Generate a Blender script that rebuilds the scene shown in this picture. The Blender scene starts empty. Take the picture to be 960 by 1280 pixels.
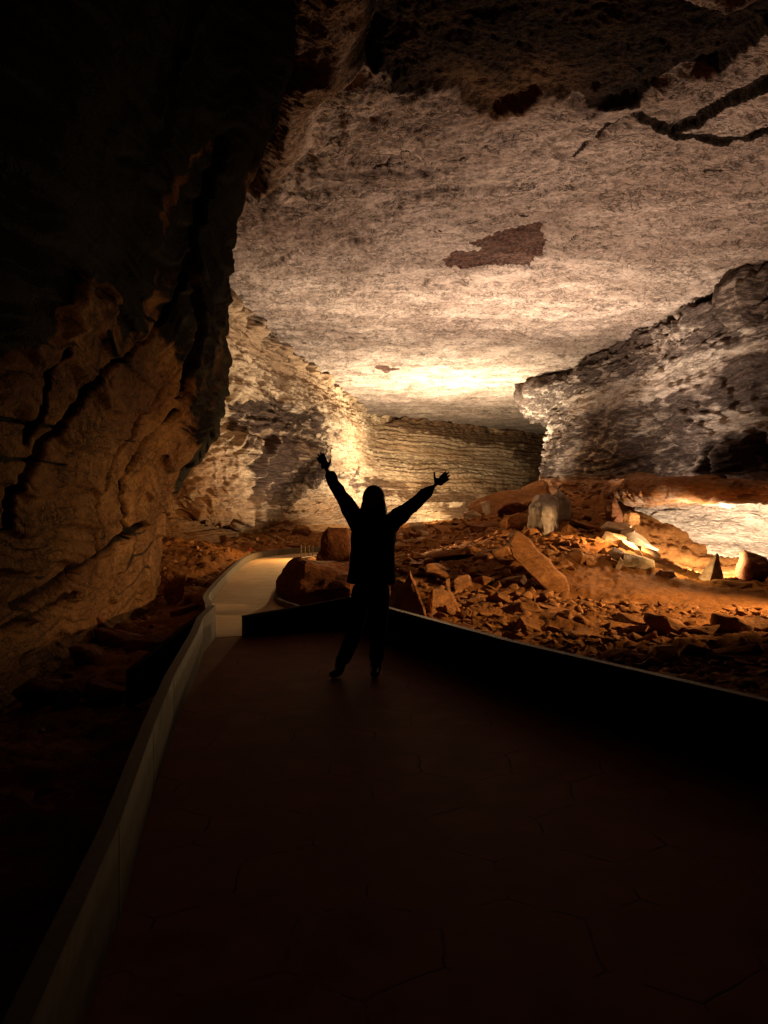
import bpy, bmesh, math, random
import numpy as np
from mathutils import Vector, Matrix, Euler

R = math.radians
SC = bpy.context.scene
COL = SC.collection
random.seed(7)

# ------------------------------------------------------------------ camera
F = 960.0          # focal length in photo pixels
HZ = 622.0         # eye level in the photo
EYE = 1.6
cam_d = bpy.data.cameras.new('camera')
cam = bpy.data.objects.new('camera', cam_d)
COL.objects.link(cam)
cam.location = (0, 0, EYE)
cam.rotation_euler = (R(90), 0, 0)
cam_d.sensor_width = 36
cam_d.lens = 27
cam_d.shift_y = (HZ - 640) / 1280.0
cam_d.clip_start = 0.05
cam_d.clip_end = 400
SC.camera = cam

# ------------------------------------------------------------------ world: deep underground, next to no sky
w = bpy.data.worlds.new('World')
SC.world = w
w.use_nodes = True
nt = w.node_tree
bg = nt.nodes['Background']
sky = nt.nodes.new('ShaderNodeTexSky')
sky.sky_type = 'NISHITA'
sky.sun_disc = False
sky.sun_elevation = R(2)
nt.links.new(sky.outputs[0], bg.inputs[0])
bg.inputs[1].default_value = 0.0
SC.view_settings.view_transform = 'Standard'
SC.view_settings.look = 'None'
SC.view_settings.exposure = 0
SC.view_settings.gamma = 1
SC.cycles.max_bounces = 5
SC.cycles.diffuse_bounces = 4
SC.cycles.glossy_bounces = 2
SC.cycles.sample_clamp_indirect = 4
SC.cycles.use_denoising = True
try:
    SC.cycles.use_light_tree = True
except Exception:
    pass

# ------------------------------------------------------------------ inferred cave lamps and added fill lights
def lamp(name, kind, loc, power, color, size=0.15, aim=None, cone=150, blend=0.6):
    d = bpy.data.lights.new(name, kind)
    d.energy = power
    d.color = color
    d.shadow_soft_size = size
    o = bpy.data.objects.new(name, d)
    COL.objects.link(o)
    o.location = loc
    if kind == 'SPOT':
        d.spot_size = R(cone)
        d.spot_blend = blend
    if aim is not None:
        o.rotation_euler = (Vector(aim) - Vector(loc)).to_track_quat('-Z', 'Y').to_euler()
    return o

WARM = (1.0, 0.80, 0.52)
lamp('cave_uplight_far', 'SPOT', (4.8, 46.5, 0.9), 21000, (1, 0.86, 0.62), 0.3, (3.2, 50, 7), 170, 0.7)
lamp('cave_uplight_far', 'SPOT', (4.2, 38, 1.0), 8500, (1, 0.85, 0.64), 0.3, (2.0, 44, 8), 160, 0.8)  # second far lamp, added to spread the bright ceiling patch
lamp('left_wall_fill', 'SPOT', (1.2, 39, 0.6), 900, (1, 0.84, 0.62), 0.3, (-5, 44, 6), 130, 0.8)  # added to brighten the upper left wall
lamp('bend_fill', 'SPOT', (0.4, 28, 0.3), 3300, (1, 0.83, 0.62), 0.3, (-5, 30, 7), 120, 0.8)  # another unseen light added for the left wall near the bend
lamp('cave_uplight_middle', 'SPOT', (5.0, 27.5, 1.9), 7000, (1, 0.81, 0.64), 0.4, (4.5, 29, 9), 150, 0.9)
lamp('cave_uplight_sand', 'SPOT', (6.3, 18.6, 0.2), 2700, (1, 0.79, 0.65), 0.4, (5.0, 20.0, 9), 128, 0.9)
lamp('right_wall_fill', 'SPOT', (7.2, 27, 2.6), 1500, (1, 0.84, 0.70), 0.4, (12, 29, 6.5), 120, 0.9)  # added to lift the right wall
lamp('hollow_lamp', 'SPOT', (8.7, 20.6, -0.35), 5000, (1, 0.84, 0.62), 0.12, (10.6, 25.2, 0.5), 96, 0.7)
lamp('hollow_lamp', 'POINT', (7.3, 18.7, 0.15), 75, (1, 0.66, 0.30), 0.12)
lamp('rubble_fill', 'SPOT', (9.0, 12.0, 1.9), 4200, (1, 0.60, 0.27), 0.2, (4.2, 14.2, -0.2), 92, 0.8)  # added fill out of frame on the right, for the dark rubble
lamp('back_wall_fill', 'SPOT', (6.0, 54, 0.6), 3900, (1, 0.78, 0.46), 0.3, (5.0, 72, 3.2), 110, 0.9)  # added and aimed at the far wall to brighten it
lamp('path_lamp', 'SPOT', (-2.1, 25.5, 1.0), 950, (1, 0.58, 0.21), 0.1, (-3.2, 20, -1), 150, 0.8)
lamp('rubble_fill', 'SPOT', (7.7, 21.5, 1.0), 1700, (1, 0.60, 0.27), 0.15, (2.5, 20, 0), 120, 0.8)  # added, stands in for spill from the hollow onto the slope
lamp('rubble_fill', 'SPOT', (1.6, 26.0, 1.2), 900, (1, 0.60, 0.27), 0.15, (4.0, 17, 0), 120, 0.8)  # added low light raking the slope from behind

# ------------------------------------------------------------------ numpy noise
def _hash(ix, iy, iz, seed):
    h = (ix * 374761393 + iy * 668265263 + iz * 2147483647 + seed * 1274126177) & 0xffffffff
    h = ((h ^ (h >> 13)) * 1274126177) & 0xffffffff
    h = ((h ^ (h >> 16)) * 2246822519) & 0xffffffff
    return h ^ (h >> 15)

def noise(p, seed=0):
    p = np.asarray(p, dtype=np.float64)
    i = np.floor(p).astype(np.int64)
    f = (p - i).astype(np.float32)
    u = f * f * f * (f * (f * 6 - 15) + 10)
    out = np.zeros(p.shape[:-1], np.float32)
    for dx in (0, 1):
        wx = u[..., 0] if dx else 1 - u[..., 0]
        for dy in (0, 1):
            wy = u[..., 1] if dy else 1 - u[..., 1]
            for dz in (0, 1):
                wz = u[..., 2] if dz else 1 - u[..., 2]
                h = _hash(i[..., 0] + dx, i[..., 1] + dy, i[..., 2] + dz, seed)
                a = (h & 1023).astype(np.float32) / 511.5 - 1
                b = ((h >> 10) & 1023).astype(np.float32) / 511.5 - 1
                c = ((h >> 20) & 1023).astype(np.float32) / 511.5 - 1
                out += wx * wy * wz * (a * (f[..., 0] - dx) + b * (f[..., 1] - dy) + c * (f[..., 2] - dz))
    return out * 1.1

def fbm(p, octv=4, seed=0, gain=0.5, lac=2.03):
    s = 0; a = 1.0; q = np.asarray(p, dtype=np.float64)
    for k in range(octv):
        s = s + a * noise(q, seed + k * 17)
        q = q * lac + 3.1
        a *= gain
    return s

def ridge(p, octv=3, seed=0, gain=0.5):
    s = 0; a = 1.0; q = np.asarray(p, dtype=np.float64)
    for k in range(octv):
        s = s + a * (1 - np.abs(noise(q, seed + k * 13)) * 2.6)
        q = q * 2.1 + 1.7
        a *= gain
    return s

def sstep(a, b, x):
    t = np.clip((x - a) / (b - a), 0, 1)
    return t * t * (3 - 2 * t)

def terrace(v, sharp=0.25):
    f = np.floor(v)
    return f + sstep(0.5 - sharp, 0.5 + sharp, v - f)

def poly_sd(X, Y, pts):
    """signed distance to a polygon, positive inside"""
    pts = np.array(pts, float); n = len(pts)
    d2 = np.full(X.shape, 1e12); inside = np.zeros(X.shape, bool)
    for k in range(n):
        a = pts[k]; b = pts[(k + 1) % n]
        e = b - a
        wx = X - a[0]; wy = Y - a[1]
        t = np.clip((wx * e[0] + wy * e[1]) / (e @ e + 1e-12), 0, 1)
        d2 = np.minimum(d2, (wx - t * e[0]) ** 2 + (wy - t * e[1]) ** 2)
        c = ((a[1] > Y) != (b[1] > Y))
        with np.errstate(divide='ignore', invalid='ignore'):
            xs = (b[0] - a[0]) * (Y - a[1]) / (b[1] - a[1] + 1e-12) + a[0]
        inside ^= c & (X < xs)
    d = np.sqrt(d2)
    return np.where(inside, d, -d)

def line_d(X, Y, pts):
    d2 = np.full(X.shape, 1e12)
    for k in range(len(pts) - 1):
        a = np.array(pts[k], float); b = np.array(pts[k + 1], float)
        e = b - a
        wx = X - a[0]; wy = Y - a[1]
        t = np.clip((wx * e[0] + wy * e[1]) / (e @ e), 0, 1)
        d2 = np.minimum(d2, (wx - t * e[0]) ** 2 + (wy - t * e[1]) ** 2)
    return np.sqrt(d2)

def P(px, py, d):
    return ((px - 480) / F * d, d, EYE + (HZ - py) / F * d)

# ------------------------------------------------------------------ materials
class NT:
    def __init__(s, name):
        s.m = bpy.data.materials.new(name); s.m.use_nodes = True
        s.t = s.m.node_tree; s.t.nodes.clear()
        s.out = s.n('ShaderNodeOutputMaterial')
    def n(s, typ, **kw):
        x = s.t.nodes.new(typ)
        for k, v in kw.items(): setattr(x, k, v)
        return x
    def set(s, sock, v):
        if hasattr(v, 'links') or isinstance(v, bpy.types.NodeSocket): s.t.links.new(v, sock)
        elif v is not None:
            if isinstance(v, (tuple, list)) and sock.type == 'RGBA' and len(v) == 3: v = (*v, 1)
            sock.default_value = v
    def math(s, op, a, b=None, c=None, clamp=False):
        x = s.n('ShaderNodeMath', operation=op, use_clamp=clamp)
        s.set(x.inputs[0], a)
        if b is not None: s.set(x.inputs[1], b)
        if c is not None: s.set(x.inputs[2], c)
        return x.outputs[0]
    def vmath(s, op, a, b=None):
        x = s.n('ShaderNodeVectorMath', operation=op)
        s.set(x.inputs[0], a)
        if b is not None: s.set(x.inputs[1], b)
        return x
    def mix(s, f, a, b, blend='MIX'):
        x = s.n('ShaderNodeMix', data_type='RGBA', blend_type=blend)
        s.set(x.inputs[0], f); s.set(x.inputs[6], a); s.set(x.inputs[7], b)
        return x.outputs[2]
    def coords(s, scale=(1, 1, 1), obj=False):
        c = s.n('ShaderNodeTexCoord') if obj else s.n('ShaderNodeNewGeometry')
        m = s.n('ShaderNodeMapping'); m.inputs['Scale'].default_value = scale
        s.t.links.new(c.outputs['Object'] if obj else c.outputs['Position'], m.inputs[0])
        return m.outputs[0]
    def noise(s, vec, scale, detail=6, rough=0.6, dist=0.0):
        x = s.n('ShaderNodeTexNoise')
        s.set(x.inputs['Vector'], vec); x.inputs['Scale'].default_value = scale
        x.inputs['Detail'].default_value = detail; x.inputs['Roughness'].default_value = rough
        x.inputs['Distortion'].default_value = dist
        return x.outputs[0]
    def range(s, v, a, b, c=0.0, d=1.0, smooth=True):
        x = s.n('ShaderNodeMapRange'); x.interpolation_type = 'SMOOTHSTEP' if smooth else 'LINEAR'
        s.set(x.inputs[0], v)
        for k, q in enumerate((a, b, c, d)): s.set(x.inputs[k + 1], q)
        return x.outputs[0]
    def attr(s, name):
        x = s.n('ShaderNodeAttribute'); x.attribute_name = name
        return x.outputs['Fac']
    def bump(s, h, strength, dist, normal=None):
        x = s.n('ShaderNodeBump'); x.inputs['Strength'].default_value = strength; x.inputs['Distance'].default_value = dist
        s.set(x.inputs['Height'], h)
        if normal is not None: s.set(x.inputs['Normal'], normal)
        return x.outputs[0]
    def finish(s, color, rough=0.85, normal=None, spec=0.3, metal=0.0):
        b = s.n('ShaderNodeBsdfPrincipled')
        s.set(b.inputs['Base Color'], color); s.set(b.inputs['Roughness'], rough)
        b.inputs['Specular IOR Level'].default_value = spec
        s.set(b.inputs['Metallic'], metal)
        if normal is not None: s.set(b.inputs['Normal'], normal)
        s.t.links.new(b.outputs[0], s.out.inputs[0])
        return s.m

def rock_mat(name, pale, mid, crust_shade, dust, aniso=(1, 1, 1), k=1.0, edge=0.06, crack=0.6, bump=1.0, brk=0.55, attrs=True, rough=0.85, obj=False, lines=0.6, lsc=3.0, cvar=2.4, spec=0.06, cmax=0.94):
    """layered limestone: pale body, mottled mid tone, a dark mineral crust that flakes off in ragged patches and also carries painted shade, orange dust"""
    s = NT(name)
    v = s.coords(aniso, obj)
    nl = s.noise(v, 0.55 * k, 3, 0.5)
    nm = s.noise(v, 2.6 * k, 8, 0.68, 0.4)
    nf = s.noise(v, 11 * k, 6, 0.7, 0.2)
    col = s.mix(s.range(nl, 0.35, 0.65), pale, mid)
    col = s.mix(s.range(nm, 0.35, 0.7, 0, 0.6), col, mid)
    vo = s.n('ShaderNodeTexVoronoi'); vo.feature = 'DISTANCE_TO_EDGE'
    wv = s.vmath('ADD', v, None)
    nd = s.n('ShaderNodeTexNoise'); s.set(nd.inputs['Vector'], v); nd.inputs['Scale'].default_value = 1.7 * k; nd.inputs['Detail'].default_value = 4
    sc = s.vmath('SCALE', nd.outputs[1]); sc.inputs['Scale'].default_value = 1.1 / k
    s.set(wv.inputs[1], sc.outputs[0])
    s.set(vo.inputs['Vector'], wv.outputs[0]); vo.inputs['Scale'].default_value = 1.3 * k
    ck = s.range(vo.outputs['Distance'], 0.0, 0.035)
    ckm = s.range(nl, 0.4, 0.62)          # cracks come and go
    ck = s.math('MAXIMUM', ck, s.math('SUBTRACT', 1.0, ckm))
    col = s.mix(s.math('MULTIPLY', s.math('SUBTRACT', 1.0, ck), crack), col, tuple(c * 0.25 for c in mid))
    v2 = s.vmath('MULTIPLY', v, (0.7, 1.1, 1.2)).outputs[0]
    la = s.noise(v2, lsc * k, 4, 0.62, 0.9); lb = s.noise(v2, lsc * 2.6 * k, 3, 0.6, 0.7)
    l1 = s.range(s.math('ABSOLUTE', s.math('SUBTRACT', la, 0.5)), 0.0, 0.030)
    l2 = s.range(s.math('ABSOLUTE', s.math('SUBTRACT', lb, 0.52)), 0.0, 0.045)
    gate = s.range(s.noise(v, 1.3 * k, 3, 0.6), 0.40, 0.56)
    lm = s.math('MULTIPLY', s.math('SUBTRACT', 1.0, s.math('MULTIPLY', l1, s.math('ADD', s.math('MULTIPLY', l2, 0.5), 0.5))), s.math('ADD', s.math('MULTIPLY', gate, 0.7), 0.3))
    col = s.mix(s.math('MULTIPLY', lm, lines), col, tuple(c * 0.22 for c in mid))
    if attrs:
        n2 = s.math('ADD', s.math('MULTIPLY', nm, 0.75), s.math('MULTIPLY', nf, 0.25))
        cr = s.math('ADD', s.attr('crust_shade'), s.math('MULTIPLY', s.math('SUBTRACT', n2, 0.5), brk * 4))
        cf = s.range(cr, 0.5 - edge * 3, 0.5 + edge * 3)
        ccol = s.mix(s.range(nf, 0.35, 0.7), crust_shade, tuple(c * cvar for c in crust_shade))
        col = s.mix(s.math('MULTIPLY', cf, cmax), col, ccol)
        df = s.math('MULTIPLY', s.attr('dust'), s.range(nm, 0.3, 0.6, 0.6, 1.0), clamp=True)
        col = s.mix(df, col, dust)
        rc = s.math('ADD', s.attr('stain'), s.math('MULTIPLY', s.math('SUBTRACT', n2, 0.5), 1.2))
        col = s.mix(s.math('MULTIPLY', s.range(rc, 0.42, 0.58), 0.9), col, s.mix(s.range(nf, 0.4, 0.65), (0.030, 0.011, 0.007), (0.095, 0.036, 0.020)))
    else:
        oi = s.n('ShaderNodeObjectInfo')
        col = s.mix(s.range(oi.outputs['Random'], 0, 1, 0.0, 0.5, False), col, dust)
    var = s.range(nf, 0.25, 0.75, 0.62, 1.3)
    hs = s.n('ShaderNodeHueSaturation'); s.set(hs.inputs['Value'], var); s.set(hs.inputs['Color'], col)
    h = s.math('ADD', s.math('MULTIPLY', nm, 1.0), s.math('MULTIPLY', nf, 0.45))
    h = s.math('ADD', h, s.math('MULTIPLY', ck, 0.3 * crack))
    h = s.math('SUBTRACT', h, s.math('MULTIPLY', lm, 0.45 * lines))
    b = s.bump(h, 0.9, 0.09 * bump / k)
    return s.finish(hs.outputs[0], rough, b, spec)

M_CEIL = rock_mat('ceiling_limestone', (0.50, 0.385, 0.30), (0.31, 0.225, 0.170), (0.014, 0.009, 0.006), (0.17, 0.095, 0.048),
                  (0.85, 1.15, 1.0), 1.0, 0.07, 0.6, 1.0, 0.5, lines=0.8, lsc=2.6, spec=0.04, cmax=0.97)
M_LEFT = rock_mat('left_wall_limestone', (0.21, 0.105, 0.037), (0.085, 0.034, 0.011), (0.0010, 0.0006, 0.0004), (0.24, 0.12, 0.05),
                  (1, 0.7, 1.5), 1.0, 0.08, 0.6, 0.8, 0.30, lines=0.6, lsc=1.6, spec=0.02, cmax=0.985)  # dark tone kept near black to hold the upper wall's shade
M_BACK = rock_mat('far_wall_limestone', (0.54, 0.40, 0.25), (0.30, 0.19, 0.105), (0.030, 0.017, 0.012), (0.27, 0.13, 0.045),
                  (0.22, 0.22, 1.9), 0.75, 0.05, 0.0, 1.2, 0.6, lines=0.55, lsc=2.2)
M_RIGHT = rock_mat('right_wall_limestone', (0.50, 0.40, 0.31), (0.32, 0.24, 0.185), (0.042, 0.028, 0.022), (0.25, 0.10, 0.030),
                   (0.6, 0.45, 2.2), 0.95, 0.06, 0.5, 1.2, 0.6)
M_EARTH = rock_mat('cave_earth', (0.26, 0.105, 0.030), (0.15, 0.058, 0.016), (0.04, 0.016, 0.007), (0.28, 0.115, 0.032),
                   (1, 1, 1.6), 1.8, 0.1, 0.15, 0.8, 0.3, spec=0.02)
M_ROCK = rock_mat('brown_limestone_block', (0.38, 0.175, 0.062), (0.21, 0.085, 0.026), (0, 0, 0), (0.24, 0.10, 0.028),
                  (0.8, 0.8, 2.6), 2.2, 0.1, 0.2, 0.6, attrs=False, obj=True, spec=0.04)
M_PALE = rock_mat('pale_lit_limestone_block', (0.58, 0.43, 0.27), (0.42, 0.28, 0.15), (0, 0, 0), (0.38, 0.22, 0.10),
                  (0.8, 0.8, 2.4), 2.2, 0.1, 0.3, 0.6, attrs=False, obj=True, spec=0.04)  # pale rock; also makes the slab pile by the hollow look lit
M_RED = rock_mat('rust_brown_block', (0.22, 0.085, 0.035), (0.13, 0.048, 0.020), (0, 0, 0), (0.15, 0.055, 0.022),
                 (1, 1, 1.3), 1.8, 0.1, 0.2, 0.6, attrs=False, obj=True, spec=0.04)
M_GREY = rock_mat('fluted_grey_block', (0.55, 0.47, 0.38), (0.22, 0.17, 0.13), (0, 0, 0), (0.42, 0.34, 0.26),
                  (5, 5, 0.5), 1.6, 0.1, 0.2, 1.2, attrs=False, obj=True, spec=0.04)

def plain(name, col, rough=0.6, metal=0.0, ns=20, var=0.3, bd=0.002, spec=0.35):
    s = NT(name)
    v = s.coords(obj=True)
    n = s.noise(v, ns, 5, 0.6)
    c = s.mix(s.range(n, 0.3, 0.7), tuple(x * (1 - var) for x in col), tuple(x * (1 + var) for x in col))
    return s.finish(c, rough, s.bump(n, 0.5, bd), spec, metal)

def paver_mat():
    """dark brown hexagonal stone pavers, worn, with thin open joints"""
    s = NT('hexagonal_pavers')
    g = s.n('ShaderNodeNewGeometry')
    nd = s.n('ShaderNodeTexNoise'); s.set(nd.inputs['Vector'], g.outputs['Position']); nd.inputs['Scale'].default_value = 2.5
    off = s.vmath('SCALE', nd.outputs[1]); off.inputs['Scale'].default_value = 0.12
    p0 = s.vmath('ADD', g.outputs['Position'], off.outputs[0])
    p1 = s.vmath('SCALE', p0.outputs[0]); p1.inputs['Scale'].default_value = 1.85
    p = s.vmath('MULTIPLY', p1.outputs[0], (1, 1, 0))
    p = s.vmath('ADD', p.outputs[0], (40, 69.28, 0))
    r = (1.0, 1.7320508, 1.0); hh = (0.5, 0.8660254, 0)
    a = s.vmath('SUBTRACT', s.vmath('MODULO', p.outputs[0], r).outputs[0], hh)
    b = s.vmath('SUBTRACT', s.vmath('MODULO', s.vmath('SUBTRACT', p.outputs[0], hh).outputs[0], r).outputs[0], hh)
    def hexd(q):
        ab = s.vmath('ABSOLUTE', q.outputs[0])
        dt = s.vmath('DOT_PRODUCT', ab.outputs[0], (0.5, 0.8660254, 0))
        sx = s.n('ShaderNodeSeparateXYZ'); s.set(sx.inputs[0], ab.outputs[0])
        return s.math('MAXIMUM', dt.outputs['Value'], sx.outputs[0])
    e = s.math('MINIMUM', hexd(a), hexd(b))
    e = s.math('SUBTRACT', 0.5, e)
    joint = s.range(e, 0.0, 0.018)
    nz = s.noise(g.outputs['Position'], 3, 6, 0.65)
    nf = s.noise(g.outputs['Position'], 40, 4, 0.7)
    jm = s.range(nz, 0.47, 0.60)
    joint = s.math('MAXIMUM', joint, s.math('SUBTRACT', 1.0, jm))
    c = s.mix(s.range(nz, 0.3, 0.7), (0.19, 0.055, 0.014), (0.26, 0.082, 0.023))
    c = s.mix(joint, (0.05, 0.015, 0.005), c)
    h = s.math('ADD', joint, s.math('ADD', s.math('MULTIPLY', nz, 1.0), s.math('MULTIPLY', nf, 0.12)))
    return s.finish(c, 0.7, s.bump(h, 0.35, 0.006), 0.06)

M_PAVE = paver_mat()
M_PATH = plain('pale_path_concrete', (0.38, 0.24, 0.11), 0.8, ns=3, var=0.15, bd=0.01)
M_PANEL = plain('stone_panel', (0.070, 0.048, 0.025), 0.75, ns=9, var=0.35, bd=0.004)
M_CAP = plain('steel_cap', (0.085, 0.065, 0.045), 0.6, 0.2, ns=30, var=0.2)
M_DARKP = plain('dark_panel', (0.030, 0.020, 0.014), 0.9, ns=9, var=0.3, spec=0.05)
M_COAT = plain('black_coat', (0.008, 0.008, 0.009), 0.95, ns=60, var=0.3, bd=0.003, spec=0.03)
M_TROUSER = plain('dark_trousers', (0.009, 0.008, 0.009), 0.95, ns=60, var=0.3, spec=0.03)
M_SKIN = plain('skin', (0.20, 0.085, 0.055), 0.55, ns=30, var=0.1)
M_HAIR = plain('dark_hair', (0.030, 0.012, 0.007), 0.6, ns=80, var=0.4, bd=0.004)
M_BOOT = plain('black_leather', (0.010, 0.009, 0.009), 0.3, ns=40, var=0.2)
M_PRINT = plain('grey_print', (0.16, 0.16, 0.17), 0.8)
M_EYE = plain('eye', (0.05, 0.04, 0.035), 0.3)
M_REDM = plain('red_plastic', (0.45, 0.02, 0.01), 0.4)

# ------------------------------------------------------------------ object helpers
def link(name, me, mat=None, parent=None, loc=None):
    o = bpy.data.objects.new(name, me)
    COL.objects.link(o)
    if mat is not None and not me.materials: me.materials.append(mat)
    if parent is not None: o.parent = parent
    if loc is not None: o.location = loc
    return o

def tag(o, label=None, cat=None, group=None, kind=None):
    if label: o['label'] = label
    if cat:
        o['category'] = cat
        o['kind'] = 'thing'
    if group: o['group'] = group
    if kind: o['kind'] = kind
    return o

def thing(name, loc=(0, 0, 0)):
    o = bpy.data.objects.new(name, None)
    COL.objects.link(o); o.location = loc; o.empty_display_size = 0.2
    return o

def grid_mesh(name, V, attrs=None, flip=False, smooth=True):
    nv, nu = V.shape[:2]
    me = bpy.data.meshes.new(name)
    idx = np.arange(nv * nu).reshape(nv, nu)
    a, b, c, d = idx[:-1, :-1], idx[:-1, 1:], idx[1:, 1:], idx[1:, :-1]
    q = np.stack([a, b, c, d] if not flip else [a, d, c, b], -1).reshape(-1, 4)
    me.vertices.add(nv * nu); me.vertices.foreach_set('co', V.reshape(-1).astype(np.float32))
    nf = len(q)
    me.loops.add(nf * 4); me.loops.foreach_set('vertex_index', q.reshape(-1).astype(np.int32))
    me.polygons.add(nf); me.polygons.foreach_set('loop_start', (np.arange(nf) * 4).astype(np.int32))
    me.update(calc_edges=True)
    me.polygons.foreach_set('use_smooth', np.full(nf, smooth))
    for k, arr in (attrs or {}).items():
        at = me.attributes.new(k, 'FLOAT', 'POINT')
        at.data.foreach_set('value', np.ascontiguousarray(arr.reshape(-1), dtype=np.float32))
    me.update()
    return me

def normals(V):
    du = np.gradient(V, axis=1); dv = np.gradient(V, axis=0)
    n = np.cross(du, dv)
    n /= np.linalg.norm(n, axis=-1, keepdims=True) + 1e-9
    return n

def catmull(C, n, axis):
    """resample control array C along axis to n samples (Catmull-Rom)"""
    C = np.moveaxis(np.asarray(C, float), axis, 0)
    m = C.shape[0]
    t = np.linspace(0, m - 1, n); i = np.clip(np.floor(t).astype(int), 0, m - 2); f = (t - i)
    f = f.reshape((-1,) + (1,) * (C.ndim - 1))
    def g(k): return C[np.clip(k, 0, m - 1)]
    p0, p1, p2, p3 = g(i - 1), g(i), g(i + 1), g(i + 2)
    p0 = np.where((i == 0).reshape(f.shape), 2 * p1 - p2, p0)
    p3 = np.where((i == m - 2).reshape(f.shape), 2 * p2 - p1, p3)
    a = 0.5 * (2 * p1 + (p2 - p0) * f + (2 * p0 - 5 * p1 + 4 * p2 - p3) * f ** 2 + (3 * p1 - p0 - 3 * p2 + p3) * f ** 3)
    return np.moveaxis(a, 0, axis)

def facing(V, N, target):
    """make the normals look towards the inside of the cave"""
    s = np.sum(N * (np.array(target) - V)) 
    return N if s > 0 else -N

# ================================================================== CAVE CEILING
ZC = 8.6
def cw(px, py):
    d = (ZC - EYE) * F / (HZ - py)
    return ((px - 480) / F * d, d)

nc = 780
Y = np.concatenate([np.linspace(-2, 9.9, 50), (ZC - EYE) * F / (HZ - np.linspace(-50, 560, 720))])
nr = len(Y)
sx = np.linspace(-1, 1, nc)
sx = 0.52 * sx + 0.25 * sx ** 3
YY = np.repeat(Y[:, None], nc, 1)
XX = sx[None, :] * (YY + 4.0) * 1.1 + 0.0
P3 = np.stack([XX, YY, np.full_like(XX, ZC)], -1)
Z = np.zeros_like(XX)
# broad rolls, then flakes of bedding that peel in steps, then fine ripple
Z += 0.10 * fbm(P3 * [0.10, 0.13, 1], 3, 1)
warp = fbm(P3 * 0.5, 3, 5)
fl = fbm(np.stack([XX * 0.32 + warp * 0.5, YY * 0.75 + warp * 0.6, XX * 0], -1), 5, 11, 0.6)
Z += 0.036 * terrace(fl * 5.0, 0.08)
fl2 = fbm(np.stack([XX * 1.1 + warp, YY * 2.3 - warp, XX * 0 + 4], -1), 4, 31, 0.62)
Z += 0.020 * terrace(fl2 * 5.0, 0.10)
Z += 0.014 * ridge(P3 * [2.0, 4.2, 1], 3, 41)
Z += 0.008 * fbm(P3 * [6, 9, 1], 2, 51)
stain = np.zeros_like(XX); crust_shade = np.zeros_like(XX); dust = np.zeros_like(XX)
jit = 0.35 * fbm(P3 * [0.9, 0.9, 1], 4, 61)
jit2 = 0.22 * fbm(P3 * [2.2, 2.2, 1], 4, 63)
# high recess at the top of the picture, its ragged edge, and the slab that returns right of it
edge = [(-30, -30), (-9, 15)] + [cw(*p) for p in ((330, 95), (400, 60), (470, 88), (500, 118), (548, 118), (590, 138), (618, 152), (650, 140), (680, 122), (760, 140), (800, 142), (850, 110), (900, 118), (960, 70), (1200, 10))] + [(40, 6), (40, -30)]
sd = poly_sd(XX, YY, edge) + jit
sdg = sd - jit + 0.3 * fbm(P3 * [0.8, 0.8, 1], 2, 61)
rec = sstep(-0.05, 0.22, sdg)
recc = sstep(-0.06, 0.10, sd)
slab2 = poly_sd(XX, YY, [cw(*p) for p in ((820, -80), (845, 5), (870, 22), (905, 24), (960, 12), (1100, -40))] + [(9, 4), (4, 4)]) + jit * 0.5
sl2 = sstep(-0.05, 0.2, slab2)
Z += rec * (0.22 + 0.16 * fbm(P3 * 0.45, 3, 71) + 0.03 * terrace(fbm(P3 * [1.2, 0.8, 1], 4, 73) * 4, 0.15)) * (1 - sl2)
crust_shade = np.maximum(crust_shade, recc * 1.0 * (1 - sl2))  # recess coloured dark too, adding to its own shade
dust = np.maximum(dust, rec * 0.22 * np.clip(fbm(P3 * 0.8, 3, 75) * 2 + 0.1, 0, 1))
fringe = np.exp(-((sd - 0.25) / 0.55) ** 2)
dust = np.maximum(dust, fringe * sstep(0.4, 1.6, XX) * sstep(4.2, 2.4, XX) * 0.9)
# ragged dark hem where crust has broken off near x 470-520
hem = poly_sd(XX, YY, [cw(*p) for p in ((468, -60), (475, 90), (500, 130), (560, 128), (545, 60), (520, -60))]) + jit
crust_shade = np.maximum(crust_shade, sstep(-0.2, 0.3, hem) * 0.62)
# brown rib that hangs beside the near left wall
rib = poly_sd(XX, YY, [cw(*p) for p in ((372, -60), (466, -60), (470, 30), (452, 85), (425, 105), (400, 122), (385, 180), (360, 215), (318, 245), (300, 200))]) + jit2 * 0.4
rb = sstep(-0.25, 0.7, rib)
Z -= rb * 0.55 + rb * 0.25 * fbm(P3 * [1.4, 0.6, 1], 3, 81)
Z += 0.12 * np.exp(-((rib + 0.05) / 0.12) ** 2)
dust = np.maximum(dust, sstep(0, 0.3, rib) * 0.7)
crust_shade = crust_shade * (1 - rb) + 0.1 * rb
ragged = np.exp(-((rib + 0.45) / 0.35) ** 2)
crust_shade = np.maximum(crust_shade, ragged * 0.45)
Z += ragged * 0.04 * terrace(fbm(P3 * [2.5, 2.5, 1], 3, 83) * 4, 0.2)
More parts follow.
